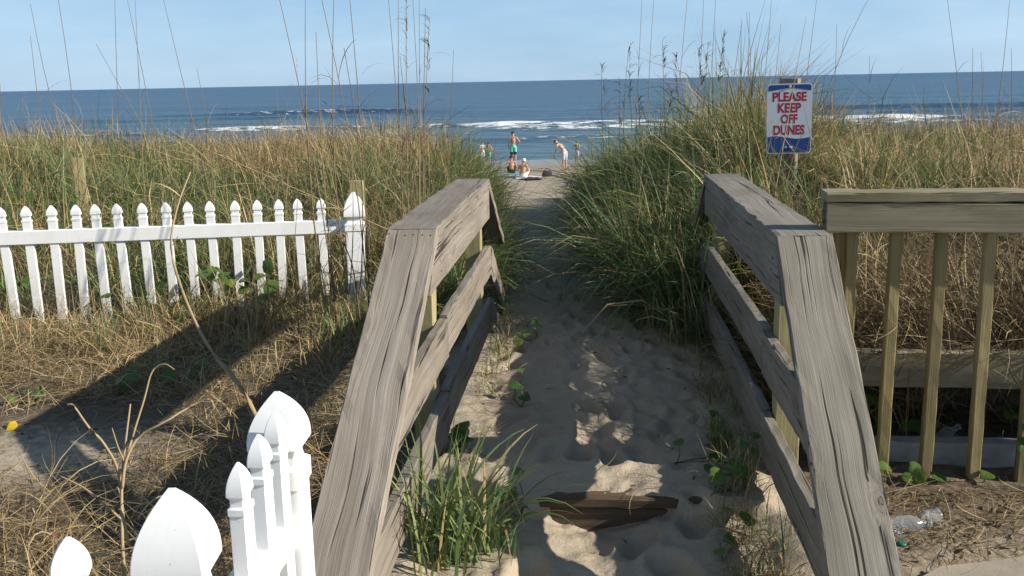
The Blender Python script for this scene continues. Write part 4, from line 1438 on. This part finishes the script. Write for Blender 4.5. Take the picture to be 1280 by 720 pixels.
# ------------------------------------------------------------------ round-leaved vines
def leaf_mesh(r, seed):
    rs = np.random.default_rng(seed)
    n = 14
    vs = [(0, 0, 0.0)]
    for ring, f_ in ((1, 0.55), (2, 1.0)):
        for i in range(n):
            a = 2 * PI * i / n
            rr = r * f_ * (1 + 0.07 * math.sin(3 * a + seed) + rs.normal(0, 0.03))
            if abs(math.sin(a / 2 + PI / 2)) < 0.25: rr *= 0.72
            z = (0.16 if ring == 1 else 0.05) * r + 0.10 * r * f_ * math.sin(2 * a + seed)
            vs.append((rr * math.cos(a), rr * math.sin(a), z))
    fs = []
    for i in range(n):
        j = (i + 1) % n
        fs.append((0, 1 + i, 1 + j)); fs.append((1 + i, 1 + n + i, 1 + n + j, 1 + j))
    me = bpy.data.meshes.new('leaf')
    me.from_pydata(vs, [], fs)
    for p in me.polygons: p.use_smooth = True
    return me


LEAFM = [leaf_mesh(1.0, i) for i in range(4)]
for m_ in LEAFM: m_.materials.append(M['leaf'])


def vine(c, n, spread, rr, label, hz=(0.03, 0.12), group=None, cat='vine'):
    c = np.array(c, float)
    zg = float(H(c[0], c[1]))
    root = empty('leafy_vine', (c[0], c[1], zg), label, cat, group)
    path = []
    for i in range(n):
        x = c[0] + R.normal(0, spread[0]); y = c[1] + R.normal(0, spread[1])
        z0 = float(H(x, y)); z = z0 + R.uniform(*hz)
        s = R.uniform(*rr)
        rot = Matrix.Rotation(R.uniform(0, 6.28), 4, 'Z') @ Matrix.Rotation(R.normal(0.35, 0.35), 4, 'X')
        tiltcam = Matrix.Rotation(0.35, 4, 'X')
        o = bpy.data.objects.new('leaf', LEAFM[R.integers(0, 4)])
        col.objects.link(o)
        o.parent = root
        o.matrix_local = Matrix.Translation((x - c[0], y - c[1], z - zg)) @ tiltcam @ rot @ Matrix.Diagonal((s, s, s, 1))
        pts = [(x + R.normal(0, 0.02), y + R.normal(0, 0.02), z0 - 0.02), (x + R.normal(0, 0.008), y, (z0 + z) / 2), (x, y, z)]
        link('leaf_stalk', tube_mesh(pts, [0.0022, 0.002, 0.0016], 4), M['leaf'], root)
        path.append((pts[0][0], pts[0][1]))
    path.sort(key=lambda p_: p_[0] if spread[0] > spread[1] else p_[1])
    rp = []
    for (xa, ya), (xb_, yb_) in zip(path, path[1:]):
        for f_ in (0, 0.33, 0.66):
            xx, yy = xa + (xb_ - xa) * f_, ya + (yb_ - ya) * f_
            rp.append((xx, yy, float(H(xx, yy)) + 0.004))
    if len(rp) > 3:
        link('runner', tube_mesh(rp, [0.0026] * len(rp), 5), M['stem'], root)
    return root


vine(onz(632, 640, 0), 5, (0.05, 0.05), (0.025, 0.042), 'few round green leaves beside the buried step')
vine(onz(572, 562, 0), 6, (0.04, 0.04), (0.03, 0.045), 'round green leaves at the foot of the picket side railing')
vine(onz(655, 425, 0), 4, (0.05, 0.14), (0.025, 0.04), 'small round leaves on the sunlit sand near the far railing post')
vine(onz(645, 490, 0), 4, (0.04, 0.12), (0.022, 0.035), 'small round leaves on the sand along the left railing')
vine(onz(905, 590, 0), 14, (0.05, 0.28), (0.02, 0.036), 'dark green round leaved vine along the baluster side railing', hz=(0.02, 0.14))
vine(onz(925, 650, 0), 8, (0.04, 0.16), (0.018, 0.032), 'low green vine in the sand below the baluster side ramp', hz=(0.02, 0.08))
vine(onz(1180, 605, 0), 7, (0.14, 0.05), (0.022, 0.04), 'scattered round leaves at the foot of the balusters', hz=(0.02, 0.06))
vine((1.30, 3.98, 0), 8, (0.3, 0.03), (0.03, 0.045), 'green leaves in the dark gap under the timber ledge', hz=(0.05, 0.22))
q = ony(1278, 545, 3.6)
vine((q[0] + 0.03, 3.60, 0), 4, (0.04, 0.03), (0.035, 0.05), 'large round leaves climbing beside a baluster', hz=(0.16, 0.26))
vine(onz(285, 395, 0.05), 26, (0.28, 0.10), (0.035, 0.055), 'broad leaved green vine at the foot of the white pickets', hz=(0.08, 0.34))
vine(onz(230, 480, 0.0), 9, (0.22, 0.14), (0.03, 0.05), 'round leaves in the shadow before the picket fence', hz=(0.03, 0.1))
vine(onz(20, 380, 0.05), 14, (0.35, 0.12), (0.04, 0.06), 'green vine leaves among the pickets under the lone pale post', hz=(0.05, 0.25))
vine(at(30, 250, 8.5), 16, (0.35, 0.3), (0.03, 0.05), 'yellow green leafy vine in the dune grass near the lone pale post', hz=(0.3, 0.5))
vine(onz(66, 500, 0.0), 4, (0.10, 0.05), (0.025, 0.04), 'two bright green leaves on the dry grass before the pickets', hz=(0.02, 0.05))

# yellow leaf on the sand
M['yellow'] = plain('yellow_petal', (0.60, 0.40, 0.02), 0.5, 0.3, 0.15, 30)
me = leaf_mesh(0.028, 9); me.materials.clear()
q = onz(15, 537, 0.0)
tag(link('yellow_leaf', me, M['yellow'], None, Matrix.Translation((q[0], q[1], float(H(q[0], q[1])) + 0.012)) @ Matrix.Rotation(0.6, 4, 'X')), 'small bright yellow leaf lying on bare sand', 'leaf')

# ------------------------------------------------------------------ litter
gl = NT('clear_plastic')
_b = gl.bsdf((0.85, 0.88, 0.88), 0.12, 0.5)
_b.inputs['Transmission Weight'].default_value = 0.85
_b.inputs['IOR'].default_value = 1.3
M['clear'] = gl.done(_b)
M['green_cap'] = plain('green_plastic', (0.02, 0.22, 0.13), 0.4, 0.4, 0.1)
M['filter'] = plain('cigarette_paper', (0.75, 0.73, 0.68), 0.8, 0.2, 0.05)
M['grey_plastic'] = plain('faded_plastic', (0.30, 0.36, 0.42), 0.5, 0.4, 0.2, 12)


def lathe(prof, n=18, crush=0.0, seed=0):
    rs = np.random.default_rng(seed)
    vs = []; fs = []
    for i, (z, r) in enumerate(prof):
        for j in range(n):
            a = 2 * PI * j / n
            rr = r * (1 + crush * rs.normal(0, 1) * 0.5 + crush * math.sin(3 * a + i))
            vs.append((rr * math.cos(a), rr * math.sin(a) * (1 - crush), z))
    for i in range(len(prof) - 1):
        for j in range(n):
            fs.append((i * n + j, i * n + (j + 1) % n, (i + 1) * n + (j + 1) % n, (i + 1) * n + j))
    fs.append(tuple(range(n - 1, -1, -1))); fs.append(tuple((len(prof) - 1) * n + j for j in range(n)))
    me = bpy.data.meshes.new('lathe'); me.from_pydata(vs, [], fs)
    for p in me.polygons: p.use_smooth = True
    return me


def bottle(p, rotz, label, L_=0.17, r=0.030, crush=0.10, seed=1, capm='clear', tilt=PI / 2):
    root = empty('plastic_bottle', p, label, 'bottle')
    mw = Matrix.Translation(p) @ Matrix.Rotation(rotz, 4, 'Z') @ Matrix.Rotation(tilt, 4, 'Y') @ Matrix.Translation((0, 0, -L_ / 2))
    prof = [(0, r * 0.7), (0.004, r * 0.95), (0.03, r), (0.05, r * 0.95), (0.07, r), (0.09, r * 0.95), (0.11, r), (0.135, r * 0.7), (0.155, r * 0.38), (L_, r * 0.36)]
    link('bottle_body', lathe(prof, 18, crush, seed), M['clear'], root, mw)
    link('bottle_cap', lathe([(L_ - 0.004, r * 0.46), (L_ + 0.012, r * 0.46), (L_ + 0.013, r * 0.3)], 14), M[capm], root, mw)


q = onz(1128, 660, 0.02)
zq = float(H(q[0], q[1]))
bottle((q[0], q[1], zq + 0.026), 0.15, 'crushed clear plastic bottle lying near the baluster side ramp', seed=3)
q = onz(1152, 652, 0.02)
me = lathe([(0, 0.020), (0.003, 0.024), (0.06, 0.031), (0.062, 0.033), (0.058, 0.029), (0.006, 0.021)], 18, 0.06, 4)
tag(link('plastic_cup', me, M['clear'], None, Matrix.Translation((q[0], q[1], float(H(q[0], q[1])) + 0.028)) @ Matrix.Rotation(0.5, 4, 'Z') @ Matrix.Rotation(1.75, 4, 'Y')), 'small clear plastic cup tipped over beside the bottle', 'cup')
bottle((1.40, 3.97, float(H(1.40, 3.97)) + 0.05), 0.5, 'clear plastic bottle in the gap behind the balusters', seed=6, tilt=1.2)
q = onz(1127, 682, 0.0)
tag(link('bottle_lid', lathe([(0, 0.014), (0.010, 0.014), (0.012, 0.011)], 16), M['green_cap'], None, Matrix.Translation((q[0], q[1], float(H(q[0], q[1])) + 0.004)) @ Matrix.Rotation(0.5, 4, 'X')), 'little green bottle lid on the ground near the paving', 'lid')
q = onz(836, 556, 0.0)
zq = float(H(q[0], q[1]))
cg = empty('cigarette_butt', (q[0], q[1], zq + 0.006), 'white cigarette butt on the shaded sand path', 'cigarette')
link('butt', tube_mesh([(q[0] - 0.008, q[1] + 0.022, zq + 0.007), (q[0] + 0.006, q[1] - 0.016, zq + 0.007)], [0.0042, 0.0042], 8), M['filter'], cg)
link('filter_tip', tube_mesh([(q[0] + 0.006, q[1] - 0.0162, zq + 0.007), (q[0] + 0.012, q[1] - 0.032, zq + 0.007)], [0.0043, 0.0043], 8), M['stem_pale'], cg)
q = ony(1092, 335, 5.6)
tag(link('plastic_jug', lathe([(0, 0.05), (0.01, 0.07), (0.12, 0.072), (0.17, 0.05), (0.20, 0.02), (0.22, 0.02)], 16, 0.05, 8), M['grey_plastic'], None,
         Matrix.Translation((q[0], q[1], float(H(q[0], q[1])) + 0.07)) @ Matrix.Rotation(0.4, 4, 'Z') @ Matrix.Rotation(PI / 2, 4, 'Y')), 'faded blue grey jug lost in the brush behind the balusters', 'jug')


# ------------------------------------------------------------------ people on the beach
def skin_mat(name, c):
    t = NT(name)
    tc = t.n('ShaderNodeTexCoord').outputs['Object']
    nz = t.noise(tc, 6, 3)
    cc = t.mix(t.rng(nz, 0.3, 0.7), c, tuple(x * 0.85 for x in c))
    b = t.bsdf(cc, 0.55, 0.35)
    return t.done(b)


M['skin_tan'] = skin_mat('skin_tan', (0.50, 0.27, 0.17))
M['skin_fair'] = skin_mat('skin_fair', (0.58, 0.35, 0.24))
M['hair_dark'] = plain('hair_dark', (0.035, 0.022, 0.015), 0.6, 0.3, 0.2)
M['hair_brown'] = plain('hair_brown', (0.10, 0.06, 0.03), 0.6, 0.3, 0.2)
M['teal_cloth'] = plain('teal_swim_cloth', (0.16, 0.55, 0.42), 0.8, 0.1, 0.08)
M['black_cloth'] = plain('black_cloth', (0.02, 0.02, 0.025), 0.8, 0.1, 0.2)
M['white_cloth'] = plain('white_cloth', (0.68, 0.67, 0.64), 0.85, 0.1, 0.06)
M['eye'] = plain('eye_dark', (0.03, 0.025, 0.02), 0.2, 0.5)
pl = NT('pale_plaid_cloth')
_tc = pl.n('ShaderNodeTexCoord').outputs['Object']
_w1 = pl.n('ShaderNodeTexWave', bands_direction='Z'); _w1.inputs['Scale'].default_value = 5.0; pl.l(_tc, _w1.inputs['Vector'])
_w2 = pl.n('ShaderNodeTexWave', bands_direction='X'); _w2.inputs['Scale'].default_value = 5.0; pl.l(_tc, _w2.inputs['Vector'])
_c = pl.mix(pl.rng(_w1.outputs['Fac'], 0.55, 0.7, 0, 0.7), (0.66, 0.66, 0.68), (0.25, 0.28, 0.38))
_c = pl.mix(pl.rng(_w2.outputs['Fac'], 0.6, 0.75, 0, 0.5), _c, (0.30, 0.30, 0.36))
M['plaid'] = pl.done(pl.bsdf(_c, 0.85, 0.1))


_us = None


def skin_grow(verts, edges, radii, root=0, voxel=0.011, extra=None):
    """one continuous surface: tapered limbs swept along the skeleton, fused by a voxel remesh"""
    global _us
    if _us is None:
        bm = bmesh.new(); bmesh.ops.create_icosphere(bm, subdivisions=2, radius=1.0)
        bm.verts.ensure_lookup_table()
        _us = (np.array([v_.co[:] for v_ in bm.verts]), np.array([[v_.index for v_ in f_.verts] for f_ in bm.faces]))
        bm.free()
    uv, uf = _us
    VV = []; FF = []; c = 0
    for a_, b_ in edges:
        pa, pb = np.array(verts[a_], float), np.array(verts[b_], float)
        ra = np.array(radii[a_] if isinstance(radii[a_], tuple) else (radii[a_],) * 2, float)
        rb_ = np.array(radii[b_] if isinstance(radii[b_], tuple) else (radii[b_],) * 2, float)
        n = max(2, int(np.linalg.norm(pb - pa) / (0.28 * min(ra.min(), rb_.min()) + 0.002)))
        for t_ in np.linspace(0, 1, n + 1):
            t2 = t_ * t_ * (3 - 2 * t_)
            r = ra + (rb_ - ra) * t2; p = pa + (pb - pa) * t_
            VV.append(uv * np.array([r[0], r[1], (r[0] + r[1]) / 2 if r[0] < 0.07 else r[1]]) + p); FF.append(uf + c); c += len(uv)
    me = mesh_np('skel', np.concatenate(VV), np.concatenate(FF))
    o = bpy.data.objects.new('skel', me)
    col.objects.link(o)
    rm = o.modifiers.new('rm', 'REMESH'); rm.mode = 'VOXEL'; rm.voxel_size = voxel; rm.use_smooth_shade = True
    sm = o.modifiers.new('sm', 'SMOOTH'); sm.iterations = 3; sm.factor = 0.5
    bpy.context.view_layer.update()
    out = bpy.data.meshes.new_from_object(o.evaluated_get(bpy.context.evaluated_depsgraph_get()))
    bpy.data.objects.remove(o)
    return out


def lerp(a, b, t_):
    return tuple(a[i] + (b[i] - a[i]) * t_ for i in range(3))


def person(loc, rotz, J, scale, label, skin, hair, bottoms, top=None, long_hair=False, cap=None, band_=None):
    """J: joints, figure facing +Y. keys: pel, waist, chest, neck, head, shL, elL, wrL, shR..., hipL, knL, anL, toL ..."""
    V = []; E = []; Rd = []

    def v(p, r):
        V.append(tuple(p)); Rd.append(r); return len(V) - 1

    pel = v(J['pel'], (0.135, 0.10)); wa = v(J['waist'], (0.125, 0.09)); ch = v(J['chest'], (0.15, 0.105))
    up_ = v(lerp(J['chest'], J['neck'], 0.6), (0.12, 0.075)); nk = v(J['neck'], 0.052); hd0 = v(lerp(J['neck'], J['head'], 0.55), 0.062)
    hd = v(J['head'], (0.078, 0.098)); hvec = Vector(J['head']) - Vector(J['neck']); hvec.normalize()
    tp = v(Vector(J['head']) + hvec * 0.085, 0.055)
    E += [(pel, wa), (wa, ch), (ch, up_), (up_, nk), (nk, hd0), (hd0, hd), (hd, tp)]
    f_ = Vector(J.get('face', (0, 1, 0))).normalized()
    ns = v(Vector(J['head']) + f_ * 0.105 - hvec * 0.02, 0.016); E.append((hd, ns))
    sd_ = f_.cross(hvec).normalized()
    for s_ in (-1, 1):
        e_ = v(Vector(J['head']) + sd_ * s_ * 0.088, 0.018); E.append((hd, e_))
    for s_ in 'LR':
        sh = v(J['sh' + s_], 0.062); el = v(J['el' + s_], 0.042); wr = v(J['wr' + s_], 0.030)
        m1 = v(lerp(J['sh' + s_], J['el' + s_], 0.45), 0.050); m2 = v(lerp(J['el' + s_], J['wr' + s_], 0.35), 0.042)
        E += [(up_, sh), (sh, m1), (m1, el), (el, m2), (m2, wr)]
        a = Vector(J['el' + s_]); b = Vector(J['wr' + s_]); d_ = (b - a).normalized()
        sidev = d_.orthogonal().normalized() if abs(d_.z) < 0.9 else Vector((0, 1, 0))
        nrm_ = d_.cross(sidev).normalized()
        pm = v(b + d_ * 0.05, (0.040, 0.018)); E.append((wr, pm))
        for k, (off, ln) in enumerate(((-0.033, 0.06), (-0.011, 0.075), (0.011, 0.072), (0.033, 0.055))):
            f0 = v(b + d_ * 0.085 + sidev * off, 0.011)
            f1 = v(b + d_ * (0.085 + ln * 0.6) + sidev * off * 1.1 + nrm_ * 0.008, 0.010)
            f2 = v(b + d_ * (0.085 + ln) + sidev * off * 1.1 + nrm_ * 0.022, 0.009)
            E += [(pm, f0), (f0, f1), (f1, f2)]
        t0_ = v(b + d_ * 0.05 - sidev * 0.052, 0.012); t1_ = v(b + d_ * 0.085 - sidev * 0.068, 0.010)
        E += [(wr, t0_), (t0_, t1_)]
        hp = v(J['hip' + s_], 0.095); kn = v(J['kn' + s_], 0.058); an = v(J['an' + s_], 0.038); to = v(J['to' + s_], (0.042, 0.022))
        mt = v(lerp(J['hip' + s_], J['kn' + s_], 0.5), 0.080); mc = v(lerp(J['kn' + s_], J['an' + s_], 0.35), 0.056)
        he = v(Vector(J['an' + s_]) + Vector((0, -0.035, -0.05)) if J['an' + s_][2] > 0.07 else Vector(J['an' + s_]) + Vector((0, 0, -0.03)), 0.03)
        E += [(pel, hp), (hp, mt), (mt, kn), (kn, mc), (mc, an), (an, to), (an, he)]
    body = skin_grow(V, E, Rd, 0)
    root = empty('person', loc, label, 'person', None)
    mw = Matrix.Translation(loc) @ Matrix.Rotation(rotz, 4, 'Z') @ Matrix.Scale(scale, 4)
    link('body', body, M[skin], root, mw)
    # eyes
    for s_ in (-1, 1):
        bm = bmesh.new(); bmesh.ops.create_uvsphere(bm, u_segments=8, v_segments=6, radius=0.011)
        me = bpy.data.meshes.new('eye'); bm.to_mesh(me); bm.free()
        link('eye', me, M['eye'], root, mw @ Matrix.Translation(Vector(J['head']) + f_ * 0.088 + sd_ * s_ * 0.033 + hvec * 0.01))
    # hair or cap: cap of an ellipsoid over the skull
    bm = bmesh.new()
    bmesh.ops.create_uvsphere(bm, u_segments=18, v_segments=12, radius=0.117)
    kill = []
    for vv in bm.verts:
        front = vv.co.y
        lim = -0.05 if front < 0 else 0.025 + front * 0.25
        if vv.co.z < lim: kill.append(vv)
    bmesh.ops.delete(bm, geom=kill, context='VERTS')
    for vv in bm.verts:
        vv.co.x *= 0.90
        vv.co += Vector((random.gauss(0, .002), random.gauss(0, .002), random.gauss(0, .002)))
    geom = bmesh.ops.extrude_face_region(bm, geom=bm.faces[:])
    for g_ in geom['geom']:
        if isinstance(g_, bmesh.types.BMVert): g_.co *= 0.86
    for fc in bm.faces: fc.smooth = True
    me = bpy.data.meshes.new('hair'); bm.to_mesh(me); bm.free()
    zq_ = hvec; yq_ = (f_ - zq_ * f_.dot(zq_)).normalized(); xq_ = yq_.cross(zq_)
    hm = Matrix(((xq_.x, yq_.x, zq_.x, 0), (xq_.y, yq_.y, zq_.y, 0), (xq_.z, yq_.z, zq_.z, 0), (0, 0, 0, 1)))
    hmw = mw @ Matrix.Translation(Vector(J['head']) + hvec * 0.018) @ hm
    link('cap' if cap else 'hair', me, M[cap or hair], root, hmw)
    if cap:
        bm = bmesh.new()
        bmesh.ops.create_uvsphere(bm, u_segments=12, v_segments=6, radius=0.08)
        for vv in bm.verts: vv.co.z *= 0.12
        me = bpy.data.meshes.new('brim'); bm.to_mesh(me); bm.free()
        link('cap_brim', me, M[cap], root, hmw @ Matrix.Translation((0, 0.12, 0.03)))
    # shorts
    if bottoms:
        V2 = [J['waist'][:2] + (J['waist'][2],)]; V2 = [lerp(J['pel'], J['waist'], 0.55), J['pel']]; R2 = [(0.135, 0.102), (0.147, 0.112)]; E2 = [(0, 1)]
        for s_ in 'LR':
            i0 = len(V2)
            V2 += [J['hip' + s_], lerp(J['hip' + s_], J['kn' + s_], 0.4), lerp(J['hip' + s_], J['kn' + s_], 0.72)]
            R2 += [0.106, 0.098, 0.092]
            E2 += [(1, i0), (i0, i0 + 1), (i0 + 1, i0 + 2)]
        sh_ = skin_grow(V2, E2, R2, 1, 0.013)
        so = link('swim_shorts', sh_, M[bottoms], root, mw)
        if band_:
            for s_ in 'LR':
                Vb = [lerp(J['hip' + s_], J['kn' + s_], 0.55), lerp(J['hip' + s_], J['kn' + s_], 0.76)]
                bmh = skin_grow(Vb, [(0, 1)], [0.094, 0.099], 0, 0.013)
                link('shorts_cuff', bmh, M[band_], root, mw)
    if top:
        V2 = [lerp(J['pel'], J['waist'], 0.4), J['waist'], J['chest'], lerp(J['chest'], J['neck'], 0.6)]
        R2 = [(0.14, 0.11), (0.135, 0.10), (0.16, 0.115), (0.13, 0.085)]; E2 = [(0, 1), (1, 2), (2, 3)]
        for s_ in 'LR':
            i0 = len(V2)
            V2 += [J['sh' + s_], lerp(J['sh' + s_], J['el' + s_], 0.5)]; R2 += [0.072, 0.064]
            E2 += [(3, i0), (i0, i0 + 1)]
        link('shirt', skin_grow(V2, E2, R2, 1, 0.013), M[top], root, mw)
    return root


def standing():
    J = dict(pel=(0, 0, 0.95), waist=(0, 0, 1.10), chest=(0, -0.01, 1.30), neck=(0, 0, 1.52), head=(0, 0.03, 1.66))
    for s_, k in (('L', -1), ('R', 1)):
        J['sh' + s_] = (0.185 * k, 0, 1.43); J['el' + s_] = (0.25 * k, -0.02, 1.13); J['wr' + s_] = (0.25 * k, 0.06, 0.89)
        J['hip' + s_] = (0.09 * k, 0, 0.90); J['kn' + s_] = (0.105 * k, 0.02, 0.49); J['an' + s_] = (0.11 * k, -0.01, 0.085); J['to' + s_] = (0.125 * k, 0.15, 0.025)
    return J


def seated():
    J = dict(pel=(0, 0, 0.11), waist=(0, 0.0, 0.27), chest=(0, 0.05, 0.46), neck=(0, 0.10, 0.68), head=(0, 0.13, 0.81))
    for s_, k in (('L', -1), ('R', 1)):
        J['sh' + s_] = (0.18 * k, 0.07, 0.59); J['el' + s_] = (0.25 * k, 0.20, 0.36); J['wr' + s_] = (0.20 * k, 0.42, 0.38)
        J['hip' + s_] = (0.10 * k, 0.06, 0.11); J['kn' + s_] = (0.20 * k, 0.44, 0.40); J['an' + s_] = (0.14 * k, 0.68, 0.06); J['to' + s_] = (0.16 * k, 0.84, 0.03)
    return J


def spot(px, py):
    q_ = onz(px, py, -3.1)
    for _ in range(6):
        q_ = onz(px, py, float(H(q_[0], q_[1])))
    return (q_[0], q_[1], float(H(q_[0], q_[1])) - 0.01)


# man in teal trunks, hand on hip
J = standing()
J['elR'] = (0.36, -0.06, 1.20); J['wrR'] = (0.20, 0.0, 1.04)
J['head'] = (-0.01, 0.06, 1.655)
p_man = spot(642, 204.5)
person(p_man, 0.05, J, 1.02, 'bare backed person in teal swim shorts, hand on hip, facing the sea', 'skin_tan', 'hair_dark', 'teal_cloth', band_='black_cloth')
# bending man in pale plaid shorts
J = standing()
J['waist'] = (0, 0.08, 1.08); J['chest'] = (0, 0.24, 1.22); J['neck'] = (0, 0.42, 1.36); J['head'] = (0, 0.55, 1.42); J['face'] = (0, 0.75, -0.65)
for s_, k in (('L', -1), ('R', 1)):
    J['sh' + s_] = (0.18 * k, 0.35, 1.28); J['el' + s_] = (0.20 * k, 0.44, 0.98); J['wr' + s_] = (0.19 * k, 0.53, 0.74)
J['elR'] = (0.22, 0.33, 0.98); J['wrR'] = (0.20, 0.50, 0.82)
p_b = spot(706, 213.5)
person(p_b, 0.95, J, 1.02, 'bare chested person in pale plaid shorts bending forward beside the grass', 'skin_fair', 'hair_brown', 'plaid')
# seated with a white cap
J = seated(); J['head'] = (0.03, 0.12, 0.815)
p_c = spot(653.5, 222.5)
person(p_c, -0.15, J, 1.0, 'person in a white cap and white shorts sitting on a pale towel', 'skin_tan', 'hair_dark', 'white_cloth', cap='white_cloth')
# seated with dark hair
J = seated(); J['wrL'] = (-0.34, 0.02, 0.10); J['elL'] = (-0.30, 0.0, 0.34)
p_h = spot(639.5, 217)
person(p_h, 0.1, J, 0.98, 'dark haired person sitting on the sand beneath the person in teal shorts', 'skin_tan', 'hair_dark', 'black_cloth')
# child at the grass edge
J = standing(); J['elL'] = (-0.33, 0.05, 1.2); J['wrL'] = (-0.2, 0.14, 1.28)
p_ch = spot(721, 203)
person(p_ch, -0.3, J, 0.68, 'bare shouldered person half hidden behind the tall grass mound', 'skin_tan', 'hair_brown', 'plaid')
# two at the water's edge behind the left grass
J = standing(); J['wrL'] = (-0.2, 0.2, 1.05)
person(spot(603.5, 204), 0.3, J, 0.70, 'person in a white shirt seen through the grass tips', 'skin_fair', 'hair_brown', 'white_cloth', top='white_cloth')
J = standing(); J['wrR'] = (0.3, 0.15, 1.05); J['elR'] = (0.33, -0.04, 1.15)
person(spot(611, 205), -0.2, J, 0.70, 'bare backed person beside the one in the white shirt', 'skin_tan', 'hair_dark', 'teal_cloth')


def towel(p, w, l_, rot, mat, label, name='beach_towel', crum=0.02):
    n, m_ = 12, 9
    vs = []; fs = []
    ca, sa = math.cos(rot), math.sin(rot)
    for i in range(n + 1):
        for j in range(m_ + 1):
            x_ = (i / n - 0.5) * w; y_ = (j / m_ - 0.5) * l_
            X_ = p[0] + x_ * ca - y_ * sa; Y_ = p[1] + x_ * sa + y_ * ca
            vs.append((X_, Y_, float(H(X_, Y_)) + 0.012 + crum * (1 + float(fbm(X_ * 4, Y_ * 4, 7, 2)))))
    top_ = len(vs)
    vs += [(a, b, c_ - 0.012) for a, b, c_ in vs]
    k = m_ + 1
    for i in range(n):
        for j in range(m_):
            a = i * k + j
            fs.append((a, a + k, a + k + 1, a + 1)); fs.append((top_ + a, top_ + a + 1, top_ + a + k + 1, top_ + a + k))
    ring = [i * k for i in range(n + 1)] + [n * k + j for j in range(1, k)] + [i * k + m_ for i in range(n - 1, -1, -1)] + [j for j in range(m_ - 1, 0, -1)]
    for a, b in zip(ring, ring[1:] + ring[:1]): fs.append((a, top_ + a, top_ + b, b))
    me = bpy.data.meshes.new(name); me.from_pydata(vs, [], fs)
    for q_ in me.polygons: q_.use_smooth = True
    return tag(link(name, me, M[mat]), label, 'towel')


M['towel_dark'] = plain('dark_purple_cloth', (0.06, 0.035, 0.06), 0.9, 0.1, 0.2)
M['towel_blue'] = plain('blue_green_cloth', (0.20, 0.38, 0.42), 0.9, 0.1, 0.15)
M['towel_pale'] = plain('pale_cloth', (0.70, 0.66, 0.60), 0.9, 0.1, 0.08)
towel((p_c[0] + 0.25, p_c[1] + 0.1), 1.3, 1.5, 0.1, 'towel_pale', 'pale towel under the person in the white cap')
pq = spot(667, 224.5)
towel((pq[0], pq[1]), 0.9, 1.0, 0.5, 'towel_dark', 'dark purple cloth lying beside the pale towel', crum=0.07)
towel((p_h[0] - 0.1, p_h[1] - 0.9), 1.1, 1.7, 0.05, 'towel_blue', 'blue green towel under the dark haired sitter')


def beach_bag(p, label):
    root = empty('beach_bag', p, label, 'bag')
    me = loft([(0, 0.20, 0.11), (0.05, 0.24, 0.14), (0.2, 0.23, 0.12), (0.28, 0.18, 0.07), (0.29, 0.15, 0.05)], 0.4)
    link('bag_body', smooth_by_angle(me, 1.0), M['towel_dark'], root, Matrix.Translation(p) @ Matrix.Rotation(0.4, 4, 'Z'))
    pts = [(p[0] + 0.12 * math.cos(a), p[1], p[2] + 0.27 + 0.14 * math.sin(a)) for a in np.linspace(0, PI, 8)]
    link('handle', tube_mesh(pts, [0.012] * 8, 6), M['black_cloth'], root)


beach_bag(spot(684, 220.5), 'dark beach bag on the sand close to the grass mound')
